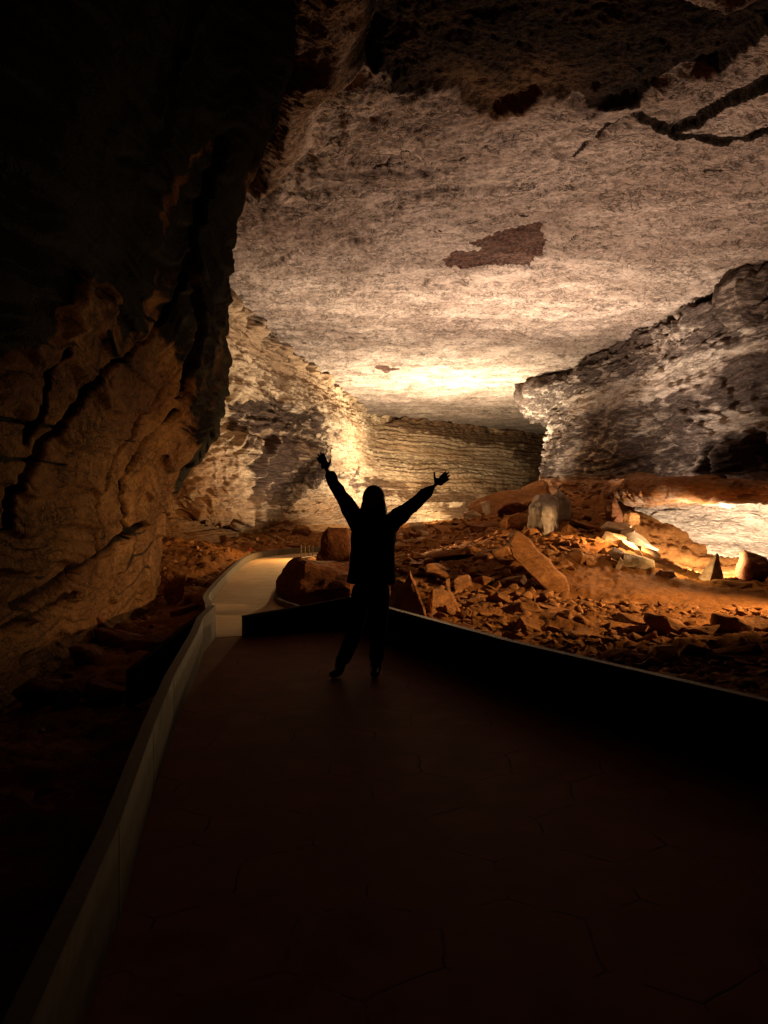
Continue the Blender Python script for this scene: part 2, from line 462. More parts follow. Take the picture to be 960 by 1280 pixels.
# long open cracks on the right and the loose slabs between them
for pts, wd, dp in (
    ([(700, 208), (735, 180), (760, 158), (792, 146)], 0.05, 0.1),
    ([(696, 330), (706, 306), (740, 288), (770, 276)], 0.03, 0.12),
    ([(480, 250), (560, 238), (620, 232), (690, 215)], 0.02, 0.10),
    ([(805, 265), (830, 258)], 0.05, 0.15),
    ([(880, 217), (930, 214), (960, 218)], 0.045, 0.15),
    ([(484, 205), (500, 196), (505, 190), (530, 200), (580, 195)], 0.03, 0.12),
    ([(440, 215), (470, 208), (500, 205)], 0.03, 0.12),
    ([(530, 290), (600, 282), (660, 270)], 0.02, 0.07)):
    dl = line_d(XX, YY, [cw(*p) for p in pts]) + 0.10 * jit2
    wd = max(wd, 0.035)
    Z += (dp if dp > 0.3 else dp * 0.25) * sstep(wd * 1.5, wd * 0.3, np.abs(dl))
    crust_shade = np.maximum(crust_shade, (1.2 if dp > 0.3 else 0.9) * sstep(wd * 1.3, wd * 0.4, np.abs(dl) + 0.05 * fbm(P3 * 1.5, 2, 65) + (0 if dp > 0.3 else 0.015)))  # crack gaps painted black as shade, since lamps shine into them
# bedding sheets broken away on the camera side of the fissures: real steps up, their dark faces painted as shade
step1 = poly_sd(XX, YY, [cw(*p) for p in ((770, 150), (790, 146), (812, 152), (838, 168), (868, 180), (905, 181), (960, 171), (1060, 150), (1200, 120), (1200, -40), (770, -40))]) + 0.06 * jit2
rampx = sstep(1.0, 5.5, XX - (480 - 480)) * sstep(3.6, 5.6, XX)
Z += 0.13 * sstep(-0.02, 0.06, step1) * rampx
crust_shade = np.maximum(crust_shade, 1.2 * sstep(0.10, 0.05, np.abs(step1 - 0.04)) * rampx)
step2 = poly_sd(XX, YY, [cw(*p) for p in ((840, 168), (872, 165), (905, 147), (960, 121), (1080, 66), (1080, -60), (838, -60))]) + 0.06 * jit2
ramp2 = sstep(5.0, 6.2, XX)
Z += 0.18 * sstep(-0.02, 0.06, step2) * ramp2
crust_shade = np.maximum(crust_shade, 1.2 * sstep(0.13, 0.06, np.abs(step2 - 0.05)) * ramp2)
step3 = poly_sd(XX, YY, [cw(*p) for p in ((690, 208), (735, 183), (765, 162), (800, 150), (845, 110), (700, 128), (640, 150), (600, 160))]) + 0.1 * jit2
Z += 0.08 * sstep(-0.02, 0.10, step3)
for q_, (cx_, cy_) in enumerate(((520, 210), (600, 235), (700, 240), (450, 300), (820, 250), (900, 300), (540, 380), (760, 360))):
    ax, ay = cw(cx_, cy_)
    f_ = (YY - ay) * 0.9 + (XX - ax) * 0.15 + 0.7 * fbm(P3 * [0.35, 0.35, 1], 3, 600 + q_)
    e_ = np.exp(-((XX - ax) / 2.2) ** 2 - ((YY - ay) / 1.2) ** 2)
    Z -= 0.09 * sstep(-0.02, 0.05, f_) * e_
# the tilted slab between the two big cracks
tl = poly_sd(XX, YY, [cw(*p) for p in ((872, 176), (905, 156), (960, 128), (1070, 80), (1070, 145), (960, 168), (905, 178))])
Z -= sstep(0, 0.7, tl) * 0.22
# dark reddish scar
scar = poly_sd(XX, YY, [cw(*p) for p in ((548, 325), (575, 315), (595, 312), (592, 304), (640, 288), (684, 280), (678, 298), (682, 306), (662, 336), (620, 334), (570, 338))]) + 0.5 * jit2
sc_ = sstep(-0.10, 0.14, scar + 0.25 * fbm(P3 * 2.2, 3, 66))
stain = np.maximum(stain, sc_)
Z += sc_ * 0.10
scar2 = poly_sd(XX, YY, [cw(*p) for p in ((464, 458), (480, 457), (500, 462), (488, 466), (470, 464))]) + 0.5 * jit2
stain = np.maximum(stain, sstep(-0.3, 0.4, scar2) * 0.9)
# soft greyer bands of the ceiling
crust_shade = np.maximum(crust_shade, 0.17 + 0.30 * fbm(P3 * [0.16, 0.22, 1], 3, 91))
for (a, b, c_, dd, vv) in ((690, 280, 90, 30, .0), (620, 514, 40, 8, .42), (600, 497, 50, 5, .3)):
    ax, ay = cw(a, b); bx, by = cw(a + c_, b + dd)
    crust_shade = np.maximum(crust_shade, vv * np.exp(-((XX - ax) / (bx - ax)) ** 2 - ((YY - ay) / (by - ay)) ** 2))
V = np.stack([XX, YY, ZC + Z], -1)
me = grid_mesh('cave_ceiling', V, dict(crust_shade=crust_shade, dust=dust, stain=stain), flip=True)
tag(link('cave_ceiling', me, M_CEIL), kind='structure')

# ================================================================== NEAR LEFT WALL (leans out over the path)
zr = [11.0, 9.4, 8.4, 7.6, 6.7, 5.25, 3.8, 2.7, 1.95, 1.13, 0.3, -0.6, -2.2]
def prof(xs, ys): return [(x, ys if np.isscalar(ys) else ys[i], z) for i, (x, z) in enumerate(zip(xs, zr))]
base = [-0.6, -1.0, -1.5, -1.9, -2.3, -2.7, -3.0, -3.2, -3.3, -3.4, -3.5, -3.6, -3.7]
colsA = [
    prof([x - 0.9 for x in base], -5),
    prof([x - 0.35 for x in base], 0.0),
    prof([x - 0.05 for x in base], 3.5),
    prof([x + 0.10 for x in base], 6.4),
    prof([x + 0.0 - (0.15 if i > 7 else 0) for i, x in enumerate(base)], 8.6),
    prof([-0.7, -1.2, -1.6, -2.0, -2.35, -2.7, -3.0, -3.35, -3.65, -3.8, -3.95, -4.1, -4.2], [8.6, 9.0, 9.6, 10.4, 11.0, 11.4, 11.6, 11.8, 12, 12, 12, 12, 12]),
    prof([-0.5, -0.95, -1.25, -1.78, -2.38, -2.65, -2.80, -3.12, -3.80, -4.35, -4.5, -4.6, -4.8], [9.8, 10.1, 10.7, 12.0, 13.3, 14.3, 14.7, 14.8, 15, 15.5, 15.5, 15.5, 15.5]),
    prof([-0.8, -1.2, -1.5, -2.1, -2.9, -3.3, -3.6, -3.9, -4.5, -5.0, -5.2, -5.3, -5.5], [11.4, 11.7, 12.3, 13.5, 14.9, 16, 16.4, 16.4, 16.5, 16.8, 16.8, 16.8, 16.8]),
    prof([-3, -3.4, -4, -4.6, -5.2, -5.6, -6, -6.3, -6.8, -7.2, -7.4, -7.6, -7.8], 18.0),
]
C = np.array(colsA).transpose(1, 0, 2)            # rows, cols, xyz
V = catmull(catmull(C, 560, 0), 640, 1)
N = facing(V, normals(V), (4, 10, 3))
PXm = 480 + V[..., 0] / np.maximum(V[..., 1], 0.5) * F
PYm = HZ - (V[..., 2] - EYE) / np.maximum(V[..., 1], 0.5) * F
wp = fbm(V * 0.35, 3, 101)
D = 0.26 * fbm(V * [0.22, 0.15, 0.22], 2, 102)
# slanting flutes that run down towards the camera
sl = V[..., 1] * 0.75 + V[..., 2] * -0.55
D += 0.08 * ridge(np.stack([sl * 0.55 + wp * 0.7, V[..., 2] * 0.12, V[..., 0] * 0.1], -1), 2, 103) * (0.4 + 0.6 * sstep(3.2, 5.0, V[..., 2])) - 0.15
# bedding
bed = V[..., 2] * 1.5 - V[..., 1] * 0.09 + wp * 0.8
bedn = bed * 1.3 + 0.5 * fbm(V * [0.3, 0.3, 0.9], 3, 104)
D += 0.10 * (terrace(bedn, 0.10) - bedn) + 0.03 * (terrace(bedn * 3.1 + wp, 0.12) - bedn * 3.1)
D += 0.008 * terrace(fbm(V * [0.5, 0.3, 1.2], 4, 105) * 5, 0.08)
D += 0.010 * fbm(V * [1.2, 1.0, 3.0], 4, 106)
D += 0.005 * ridge(V * [1.2, 0.8, 3.0], 3, 107)
cr = np.zeros(D.shape)
# deep clefts; each is a curve on the wall, its shade painted dark
for pts, wd, dp in (
    ([(250, 330), (215, 400), (180, 440), (140, 470), (95, 530), (52, 600), (32, 660)], 4.5, 0.30),
    ([(262, 420), (210, 500), (178, 545), (146, 595), (132, 640), (134, 700)], 3, 0.22),
    ([(232, 520), (205, 548), (172, 590), (165, 625), (176, 675)], 3, 0.20),
    ([(96, 440), (80, 470), (60, 560)], 3, 0.12),
    ([(40, 760), (90, 730), (130, 700), (190, 660)], 5, 0.25),
    ([(0, 800), (60, 770), (110, 745)], 4, 0.2),
    ([(0, 520), (60, 535), (120, 545), (190, 560)], 2.2, 0.07),
    ([(0, 575), (70, 580), (130, 590)], 2.2, 0.06),
    ([(290, 180), (255, 300), (262, 420), (240, 500)], 6, 0.25)):
    dl = line_d(PXm, PYm, pts) + 9 * wp * 0.6 + 2.5 * fbm(V * 1.3, 3, 119)
    D -= dp * 0.8 * sstep(wd * 1.5, wd * 0.1, np.abs(dl))
    cr = np.maximum(cr, sstep(wd * 1.3, wd * 0.3, np.abs(dl)) * 0.95)
# black mineral crust over the upper wall with its shade painted in, lobed lower edge
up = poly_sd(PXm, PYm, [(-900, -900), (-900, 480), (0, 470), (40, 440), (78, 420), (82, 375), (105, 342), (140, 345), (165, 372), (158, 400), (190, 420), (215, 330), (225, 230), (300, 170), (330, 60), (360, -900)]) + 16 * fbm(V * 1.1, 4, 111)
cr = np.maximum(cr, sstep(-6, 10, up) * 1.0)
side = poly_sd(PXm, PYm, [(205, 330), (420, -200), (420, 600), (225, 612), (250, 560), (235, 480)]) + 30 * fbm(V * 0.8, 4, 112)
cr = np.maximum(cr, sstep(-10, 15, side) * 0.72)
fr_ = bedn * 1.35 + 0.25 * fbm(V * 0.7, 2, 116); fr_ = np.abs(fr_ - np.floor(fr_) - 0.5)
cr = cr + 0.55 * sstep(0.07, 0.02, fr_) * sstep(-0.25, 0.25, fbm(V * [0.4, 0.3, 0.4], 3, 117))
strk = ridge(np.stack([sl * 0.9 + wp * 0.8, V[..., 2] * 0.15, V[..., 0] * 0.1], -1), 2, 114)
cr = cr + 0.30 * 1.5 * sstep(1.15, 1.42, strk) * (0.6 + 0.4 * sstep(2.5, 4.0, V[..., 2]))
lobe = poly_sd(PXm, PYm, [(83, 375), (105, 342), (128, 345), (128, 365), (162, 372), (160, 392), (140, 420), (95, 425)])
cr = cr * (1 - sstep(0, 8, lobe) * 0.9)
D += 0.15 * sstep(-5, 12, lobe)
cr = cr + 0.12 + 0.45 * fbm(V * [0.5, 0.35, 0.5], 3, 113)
V = V + N * D[..., None]
me = grid_mesh('cave_wall_near', V, dict(crust_shade=cr, dust=sstep(1.2, -0.5, V[..., 2]) * 0.4, stain=cr * 0))
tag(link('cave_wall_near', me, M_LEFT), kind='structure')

# ================================================================== LEFT AND FAR WALL
jx = [150, 200, 250, 300, 345, 390, 430, 465, 520, 580, 640, 690, 790]
jy = [250, 292, 345, 388, 428, 465, 497, 519, 524, 531, 538, 545, 558]
jd = [(ZC - EYE) * F / (HZ - y) for y in jy]
rows = []
rows.append([P(x, y, d)[:2] + (11.0,) for x, y, d in zip(jx, jy, jd)])
rows.append([P(x, y, d)[:2] + (ZC + 0.15,) for x, y, d in zip(jx, jy, jd)])
rows.append([P(*t) for t in zip(jx, [330, 350, 400, 440, 468, 495, 517, 531, 542, 548, 555, 560, 575], [21, 22.5, 25.5, 28.6, 33.2, 39.5, 50, 63, 67, 73, 79, 86, 100])])
rows.append([P(*t) for t in zip(jx, [400, 430, 462, 493, 503, 516, 533, 546, 560, 566, 572, 575, 585], [22, 23.5, 25.8, 27.6, 30.5, 35.5, 46, 61, 66, 72, 78, 85, 100])])
rows.append([P(*t) for t in zip(jx, [420, 445, 478, 506, 514, 526, 545, 560, 575, 580, 585, 588, 595], [23, 24.5, 26.6, 28.8, 31.8, 36.6, 47, 60, 65.5, 71, 77, 84, 99])])
rows.append([P(*t) for t in zip(jx, [520, 530, 555, 568, 570, 566, 578, 585, 592, 596, 598, 600, 605], [24, 25, 26.8, 28.6, 31.5, 36.2, 47, 57, 63, 68, 75, 82, 97])])
rows.append([P(*t) for t in zip(jx, [600, 605, 620, 638, 622, 605, 608, 615, 622, 624, 624, 626, 628], [25, 26, 27.2, 30, 36, 43, 49, 56, 61, 65, 71, 79, 94])])
rows.append([P(*t) for t in zip(jx, [640, 645, 650, 652, 640, 632, 636, 640, 645, 645, 642, 640, 640], [26, 26.5, 28.5, 33, 38.5, 43, 47.5, 53, 58, 62, 68, 76, 92])])
rows.append([P(*t) for t in zip(jx, [670, 672, 668, 664, 655, 650, 652, 655, 660, 660, 657, 652, 652], [26, 26, 28, 32, 37, 41, 45, 50, 55, 60, 66, 74, 90])])
rows.append([P(*t)[:2] + (-2.5,) for t in zip(jx, [700] * 13, [25, 25, 27, 31, 35, 39, 43, 48, 53, 58, 64, 72, 88])])
C = np.array(rows)
V = catmull(catmull(C, 520, 0), 900, 1)
N = facing(V, normals(V), (3, 25, 3))
PXm = 480 + V[..., 0] / V[..., 1] * F
PYm = HZ - (V[..., 2] - EYE) / V[..., 1] * F
far = sstep(435, 480, PXm)
wp = fbm(V * 0.2, 3, 201)
D = 0.45 * fbm(V * [0.12, 0.12, 0.2], 3, 202)
# bedding ledges, strongest on the far wall and near the foot
bed = V[..., 2] * 1.25 + wp * 0.3 + (0.3 - 0.22 * far) * fbm(V * [0.15, 0.15, 0.5], 3, 203)
low = sstep(1.6, 0.4, V[..., 2])
zz = V[..., 2] * 2.0 + wp * 0.8 + 1.5 * fbm(V * [0.03, 0.03, 0.9], 3, 215)
D += (0.12 + 0.10 * far + 0.26 * low) * (0.15 * np.sin(bed * 6.0) + (terrace(bed * 2.0, 0.15) - bed * 2.0))
D += (0.10 + 0.10 * far) * (terrace(zz, 0.15) - zz) * 0.6
# broken, scaly texture on the left
D += (1 - far) * 0.30 * terrace(fbm(np.stack([V[..., 0] * 0.5, V[..., 1] * 0.32 + V[..., 2] * 0.4, V[..., 2] * 0.6], -1), 4, 204, 0.6) * 4, 0.15) * 0.25
D += (1 - far) * 0.14 * ridge(V * [0.8, 0.55, 0.9], 3, 205)
D += 0.10 * fbm(V * [1.6, 1.6, 2.6], 4, 206)
D += 0.06 * ridge(V * [2.2, 2.2, 3.0], 2, 207)
# draped flutes under the dark patch
fl = poly_sd(PXm, PYm, [(225, 560), (300, 540), (400, 560), (408, 585), (370, 620), (310, 660), (230, 640)])
flw = sstep(-8, 12, fl)
dirn = (V[..., 1] * 0.55 + V[..., 0] * 0.3 - V[..., 2] * 0.75)
D += flw * 0.38 * ridge(np.stack([dirn * 0.9 + wp, V[..., 2] * 0.18, 0 * wp], -1), 3, 208)
D -= 0.0
# broken edge under the ceiling
tz = ZC - V[..., 2]
D += 0.5 * np.exp(-((tz - 0.35) / 0.4) ** 2) * sstep(0.0, 0.5, fbm(V * [0.7, 0.7, 0.7], 4, 209) + 0.2)
cr = np.zeros(D.shape)
rn = fbm(V * [0.5, 0.5, 0.8], 4, 211)
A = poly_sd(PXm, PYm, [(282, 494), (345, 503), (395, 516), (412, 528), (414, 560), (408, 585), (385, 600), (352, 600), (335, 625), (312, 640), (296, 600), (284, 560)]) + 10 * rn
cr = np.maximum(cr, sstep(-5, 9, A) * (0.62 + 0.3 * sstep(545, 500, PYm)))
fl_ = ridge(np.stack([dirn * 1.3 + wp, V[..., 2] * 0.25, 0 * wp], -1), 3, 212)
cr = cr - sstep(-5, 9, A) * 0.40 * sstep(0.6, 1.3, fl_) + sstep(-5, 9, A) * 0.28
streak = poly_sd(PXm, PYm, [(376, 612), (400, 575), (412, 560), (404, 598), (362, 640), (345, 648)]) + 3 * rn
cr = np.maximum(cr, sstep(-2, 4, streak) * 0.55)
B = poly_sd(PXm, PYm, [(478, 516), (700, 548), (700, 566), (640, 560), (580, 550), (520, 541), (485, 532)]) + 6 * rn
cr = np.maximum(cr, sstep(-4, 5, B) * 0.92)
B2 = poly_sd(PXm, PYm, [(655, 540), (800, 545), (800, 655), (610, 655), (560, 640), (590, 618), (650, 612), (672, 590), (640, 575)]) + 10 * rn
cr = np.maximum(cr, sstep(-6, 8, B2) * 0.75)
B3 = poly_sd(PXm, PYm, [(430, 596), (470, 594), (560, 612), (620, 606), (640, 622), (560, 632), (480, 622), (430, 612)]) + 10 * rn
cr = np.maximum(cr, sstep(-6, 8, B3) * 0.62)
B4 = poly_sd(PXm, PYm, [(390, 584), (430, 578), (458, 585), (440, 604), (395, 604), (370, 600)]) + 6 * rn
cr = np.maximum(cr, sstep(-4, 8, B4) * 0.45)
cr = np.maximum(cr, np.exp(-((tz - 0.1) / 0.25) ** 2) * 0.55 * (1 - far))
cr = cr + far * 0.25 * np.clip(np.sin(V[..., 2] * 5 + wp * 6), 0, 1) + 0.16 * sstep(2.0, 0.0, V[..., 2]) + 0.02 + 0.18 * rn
dust = far * 0.28 + sstep(2.3, 0.6, V[..., 2]) * 0.65 * sstep(480, 400, PXm) + sstep(310, 240, PXm) * sstep(540, 600, PYm) * 0.7 + sstep(650, 660, PYm) * 0.5
V = V + N * D[..., None]
me = grid_mesh('cave_wall_far', V, dict(crust_shade=cr, dust=np.clip(dust, 0, 1), stain=cr * 0))
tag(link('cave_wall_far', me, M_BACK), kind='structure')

# ================================================================== RIGHT WALL with ledge and lit hollow
cx = [740, 700, 690, 700, 730, 760, 790, 820, 850, 880, 915, 960, 1020, 1110, 1260]
jy = [545, 520, 492, 470, 455, 441, 424, 410, 396, 381, 364, 343, 318, 275, 200]
jd = [(ZC - EYE) * F / (HZ - y) for y in jy]
jd[0] = 70; jd[1] = 58; jd[2] = 52.0; jd[3] = 45.5
base_d = [75, 60, 50, 45, 40.0, 36.5, 33.5, 31.2, 29.3, 27.6, 26.0, 24.2, 22, 19, 16.0]
ledge = [0, 0, 0, 0.1, 0.35, 0.6, 0.85, 1, 1, 1, 1, 1, 1, 1, 1]
low_d = [75, 60, 49, 42, 34, 28.5, 26.5, 25.2, 24.4, 23.8, 23.2, 22.6, 20.8, 18.2, 15.4]
def row(f): return [f(i) for i in range(len(cx))]
bx = [745, 702, 684, 683, 718, 752, 786, 818, 850, 880, 915, 960, 1020, 1110, 1260]
rows = [
    row(lambda i: P(cx[i], jy[i], jd[i])[:2] + (11.0,)),
    row(lambda i: P(cx[i], jy[i], jd[i])[:2] + (ZC + 0.2,)),
    row(lambda i: P(cx[i] - (30 if i in (2, 3) else 0), jy[i] + 14, jd[i] - (1.0 if i > 2 else 0))),
    row(lambda i: P(cx[i] - (2 if i in (2, 3) else 0), jy[i] + 34, jd[i] - (0.6 if i > 2 else 0))),
    row(lambda i: P((cx[i] + bx[i]) / 2, 0.5 * jy[i] + 0.5 * 600, (jd[i] + base_d[i]) / 2 + 0.3)),
    row(lambda i: P(bx[i], 0.18 * jy[i] + 0.82 * 600, base_d[i] + 0.2)),
    row(lambda i: P(bx[i] - (8 if i in (2, 3) else 0), 600 + 3 * ledge[i], base_d[i] + 0.2)),
    row(lambda i: P(bx[i], 602 + 0 * ledge[i], base_d[i] * (1 - ledge[i]) + (low_d[i] - 0.4) * ledge[i])),
    row(lambda i: P(bx[i], 611 - 3 * ledge[i], base_d[i] * (1 - ledge[i]) + (low_d[i] - 1.6) * ledge[i])),
    row(lambda i: P(bx[i], 618 + 3 * ledge[i] + (5 if i > 9 else 0), base_d[i] * (1 - ledge[i]) + (low_d[i] - 1.3) * ledge[i])),
    row(lambda i: P(bx[i], 622 + 1 * ledge[i] + (5 if i > 9 else 0), base_d[i] * (1 - ledge[i]) + (low_d[i] + 1.2) * ledge[i])),
    row(lambda i: P(bx[i], 660, low_d[i] + 1.3)),
    row(lambda i: P(bx[i], 705, low_d[i] + 0.2)),
    row(lambda i: P(bx[i], 705, low_d[i] - 2.2)[:2] + (-2.5,)),
]
C = np.array(rows)
V = catmull(catmull(C, 760, 0), 760, 1)
N = facing(V, normals(V), (2, 15, 2))
PXm = 480 + V[..., 0] / V[..., 1] * F
PYm = HZ - (V[..., 2] - EYE) / V[..., 1] * F
hi = sstep(1.8, 2.6, V[..., 2])
wp = fbm(V * 0.25, 3, 301)
D = 0.40 * fbm(V * [0.22, 0.18, 0.25], 3, 302)
bed = V[..., 2] * 2.2 + V[..., 1] * 0.09 + wp * 1.2
D += hi * 0.24 * (terrace(bed, 0.12) - bed) + hi * 0.09 * (terrace(bed * 2.7 + wp, 0.12) - bed * 2.7)
D += hi * 0.20 * terrace(fbm(V * [0.7, 0.4, 1.0], 4, 303, 0.6) * 4, 0.12) * 0.2
D += hi * 0.28 * (terrace(fbm(V * [0.28, 0.22, 0.45], 3, 309) * 4, 0.05) * 0.6)
D += 0.09 * fbm(V * [0.9, 0.7, 2.8], 4, 304) + 0.025 * ridge(V * [1.5, 1.2, 4.0], 3, 305)
# the jagged broken edge right below the ceiling
tz = ZC - V[..., 2]
D += 0.55 * np.exp(-((tz - 0.7) / 0.6) ** 2) * (0.5 + terrace(fbm(V * [0.5, 0.4, 1.0], 4, 306) * 4, 0.1) * 0.4)
# ledge: rolling scallops that sweep down to the left
ledz = np.exp(-((V[..., 2] - 1.35) / 0.65) ** 2)
D += 0.10 * ledz * terrace(fbm(V * [0.7, 0.5, 2.2], 3, 308) * 4, 0.12) + ledz * 0.16 * ridge(np.stack([(V[..., 0] * 0.6 + V[..., 1] * 0.5 + V[..., 2] * 0.9) * 0.85 + wp, V[..., 2] * 0.4, wp * 0], -1), 3, 307)
cr = np.zeros(D.shape)
rn = fbm(V * [0.7, 0.5, 1.0], 4, 311)
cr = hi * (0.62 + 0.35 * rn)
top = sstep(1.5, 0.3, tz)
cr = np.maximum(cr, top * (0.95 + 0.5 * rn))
for poly, val in (
    ([(700, 500), (790, 470), (880, 440), (905, 455), (880, 480), (820, 500), (760, 515), (705, 522)], 0.50),
    ([(890, 440), (960, 415), (960, 435), (905, 455)], 0.40),
    ([(892, 530), (930, 512), (960, 520), (960, 550), (925, 540), (905, 552)], 0.55),
    ([(690, 560), (740, 545), (760, 580), (720, 600), (690, 600)], 0.12),
    ([(835, 405), (875, 392), (870, 420), (840, 430)], 0.30)):
    b = poly_sd(PXm, PYm, poly) + 12 * rn
    cr -= sstep(-6, 12, b) * val
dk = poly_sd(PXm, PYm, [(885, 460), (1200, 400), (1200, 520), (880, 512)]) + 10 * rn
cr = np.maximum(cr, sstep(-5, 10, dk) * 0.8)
# niches
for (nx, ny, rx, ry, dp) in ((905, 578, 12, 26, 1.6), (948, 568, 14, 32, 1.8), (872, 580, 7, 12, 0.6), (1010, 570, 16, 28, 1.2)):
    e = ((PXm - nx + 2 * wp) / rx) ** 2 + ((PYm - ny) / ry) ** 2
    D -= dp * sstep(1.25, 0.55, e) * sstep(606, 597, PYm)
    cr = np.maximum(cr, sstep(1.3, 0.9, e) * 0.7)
for (nx, ny, rx, ry, dp) in ((922, 582, 9, 26, 0.7), (890, 585, 8, 22, 0.5)):
    e = ((PXm - nx) / rx) ** 2 + ((PYm - ny) / ry) ** 2
    D += dp * np.exp(-e) * sstep(598, 588, PYm)
dust = sstep(2.6, 1.9, V[..., 2]) * sstep(0.85, 1.0, V[..., 2] + 0.0) + 0
hol = sstep(618, 626, PYm + 3 * rn)
dust = np.clip(sstep(592, 604, PYm) * (1 - hol) + hol * sstep(672, 700, PYm + 14 * rn - (PXm - 850) * 0.12) * 0.7, 0, 1)
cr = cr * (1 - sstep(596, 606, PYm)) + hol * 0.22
V = V + N * D[..., None]
me = grid_mesh('cave_wall_right', V, dict(crust_shade=cr, dust=dust, stain=cr * 0))
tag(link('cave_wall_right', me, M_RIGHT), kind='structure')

# ================================================================== GROUND
ctl = [(520, 760, 13), (620, 790, 11.5), (760, 830, 9.5), (960, 870, 7.6), (960, 790, 11.2), (860, 762, 14), (860, 737, 17), (960, 745, 16.5), (740, 740, 16),
       (700, 700, 19), (640, 692, 20), (560, 700, 20), (520, 680, 30), (560, 660, 38), (600, 658, 38), (640, 638, 31), (690, 628, 33), (750, 627, 29),
       (765, 650, 25.5), (700, 655, 25), (800, 690, 22.5), (890, 724, 21.5), (960, 730, 21), (1120, 730, 19), (838, 705, 23), (780, 668, 24.5),
       (520, 655, 58), (650, 645, 60), (760, 625, 50), (480, 672, 40), (590, 675, 27),
       (215, 762, 15), (240, 716, 19), (225, 682, 23), (290, 690, 26.5), (310, 672, 32), (380, 668, 38), (440, 668, 42), (260, 742, 16.5)]
TP = [P(*t) for t in ctl] + [(-2.6, 7, -.55), (-3.2, 5, -.5), (-2, 1, -.6), (-3.4, 12, -.5), (4, 3, -.6), (7, 0, -.6), (-1.2, 18, -.5), (0.2, 14, -.5), (12, 8, 0.0), (3, 6.5, -.5), (-1, -4, -.6), (-0.5, 24, -.5), (-1, 10.5, -.4), (30, 40, 1), (25, 80, 0), (-15, 60, 0), (0, 100, 0)]
TP = np.array(TP)
def _U(r2): return 0.5 * r2 * np.log(r2 + 1e-9)
_n = len(TP)
_K = _U(((TP[:, None, :2] - TP[None, :, :2]) ** 2).sum(-1)) + np.eye(_n) * 0.05
_Pm = np.hstack([np.ones((_n, 1)), TP[:, :2]])
_A = np.block([[_K, _Pm], [_Pm.T, np.zeros((3, 3))]])
_w = np.linalg.solve(_A, np.concatenate([TP[:, 2], np.zeros(3)]))

LEFT_EDGE = [(-0.1, -2.6), (-0.55, 0.0), (-1.0, 2.9), (-1.24, 4.13), (-1.45, 5.3), (-1.71, 7.05), (-1.86, 7.9), (-1.93, 8.8)]
RIGHT_EDGE = [(-0.45, 9.42), (0.02, 8.35), (1.02, 6.3), (2.22, 4.3), (4.6, 0.2), (6.3, -2.6)]
PLAT = LEFT_EDGE + [(-1.62, 8.85)] + RIGHT_EDGE
PL = [(-1.93, 8.8, 0.0), (-2.6, 11.6, -0.2), (-3.3, 14.6, -0.4), (-3.8, 19, -0.4), (-4.2, 24, -0.4), (-3.75, 26.4, -0.4), (-2.6, 28.0, -0.4), (-1.1, 29.3, -0.4)]
PR = [(-0.62, 9.3, 0.0), (-1.35, 12.0, -0.2), (-2.15, 15.0, -0.4), (-2.5, 19, -0.4), (-2.85, 23.0, -0.4), (-2.6, 24.4, -0.4), (-1.9, 25.6, -0.4), (-0.5, 27.0, -0.4)]
FARPOLY = [p[:2] for p in PL] + [p[:2] for p in PR[::-1]]

def ground_h(x, y):
    x = np.asarray(x, float); y = np.asarray(y, float)
    z = _w[_n] + _w[_n + 1] * x + _w[_n + 2] * y
    for k in range(_n):
        z = z + _w[k] * _U((x - TP[k, 0]) ** 2 + (y - TP[k, 1]) ** 2)
    a = sstep(-0.9, -0.05, poly_sd(x, y, PLAT))
    z = z * (1 - a) + np.minimum(z, -0.42) * a
    ramp = -0.4 * np.clip((y - 8.8) / 5.8, 0, 1)
    b = sstep(-0.7, -0.05, poly_sd(x, y, FARPOLY))
    z = z * (1 - b) + (ramp - 0.10) * b
    return z

nr, nc = 620, 760
q = np.geomspace(3.0, 116.0, nr); Y = q - 5.0
sx = np.linspace(-1, 1, nc); sx = 0.45 * sx + 0.35 * sx ** 3
YY = np.repeat(Y[:, None], nc, 1); XX = sx[None, :] * (YY + 5.0) * 1.1 + 0.05 * YY
Z = ground_h(XX, YY)
P3 = np.stack([XX, YY, XX * 0], -1)
on = np.maximum(sstep(-0.15, 0.05, poly_sd(XX, YY, PLAT)), sstep(-0.15, 0.0, poly_sd(XX, YY, FARPOLY)))
sandy = np.exp(-((XX - 6.4) / 2.8) ** 2 - ((YY - 16.0) / 1.8) ** 2)
Zd = 0.08 * fbm(P3 * 0.6, 4, 401) + (1 - 0.8 * sandy) * (0.05 * terrace(fbm(P3 * [0.9, 1.3, 1], 4, 402, 0.6) * 4, 0.15) * 0.6 + 0.05 * ridge(P3 * 2.2, 3, 403)) + 0.03 * fbm(P3 * 5, 3, 404)
Z = Z + Zd * (1 - on) * np.clip(0.4 + YY / 25, 0.4, 1.4)
V = np.stack([XX, YY, Z], -1)
me = grid_mesh('ground', V, dict(crust_shade=0.1 + 0.3 * fbm(P3 * 0.5, 3, 405), dust=0.3 + sandy * 0.7, stain=Z * 0))
tag(link('ground', me, M_EARTH), kind='structure')

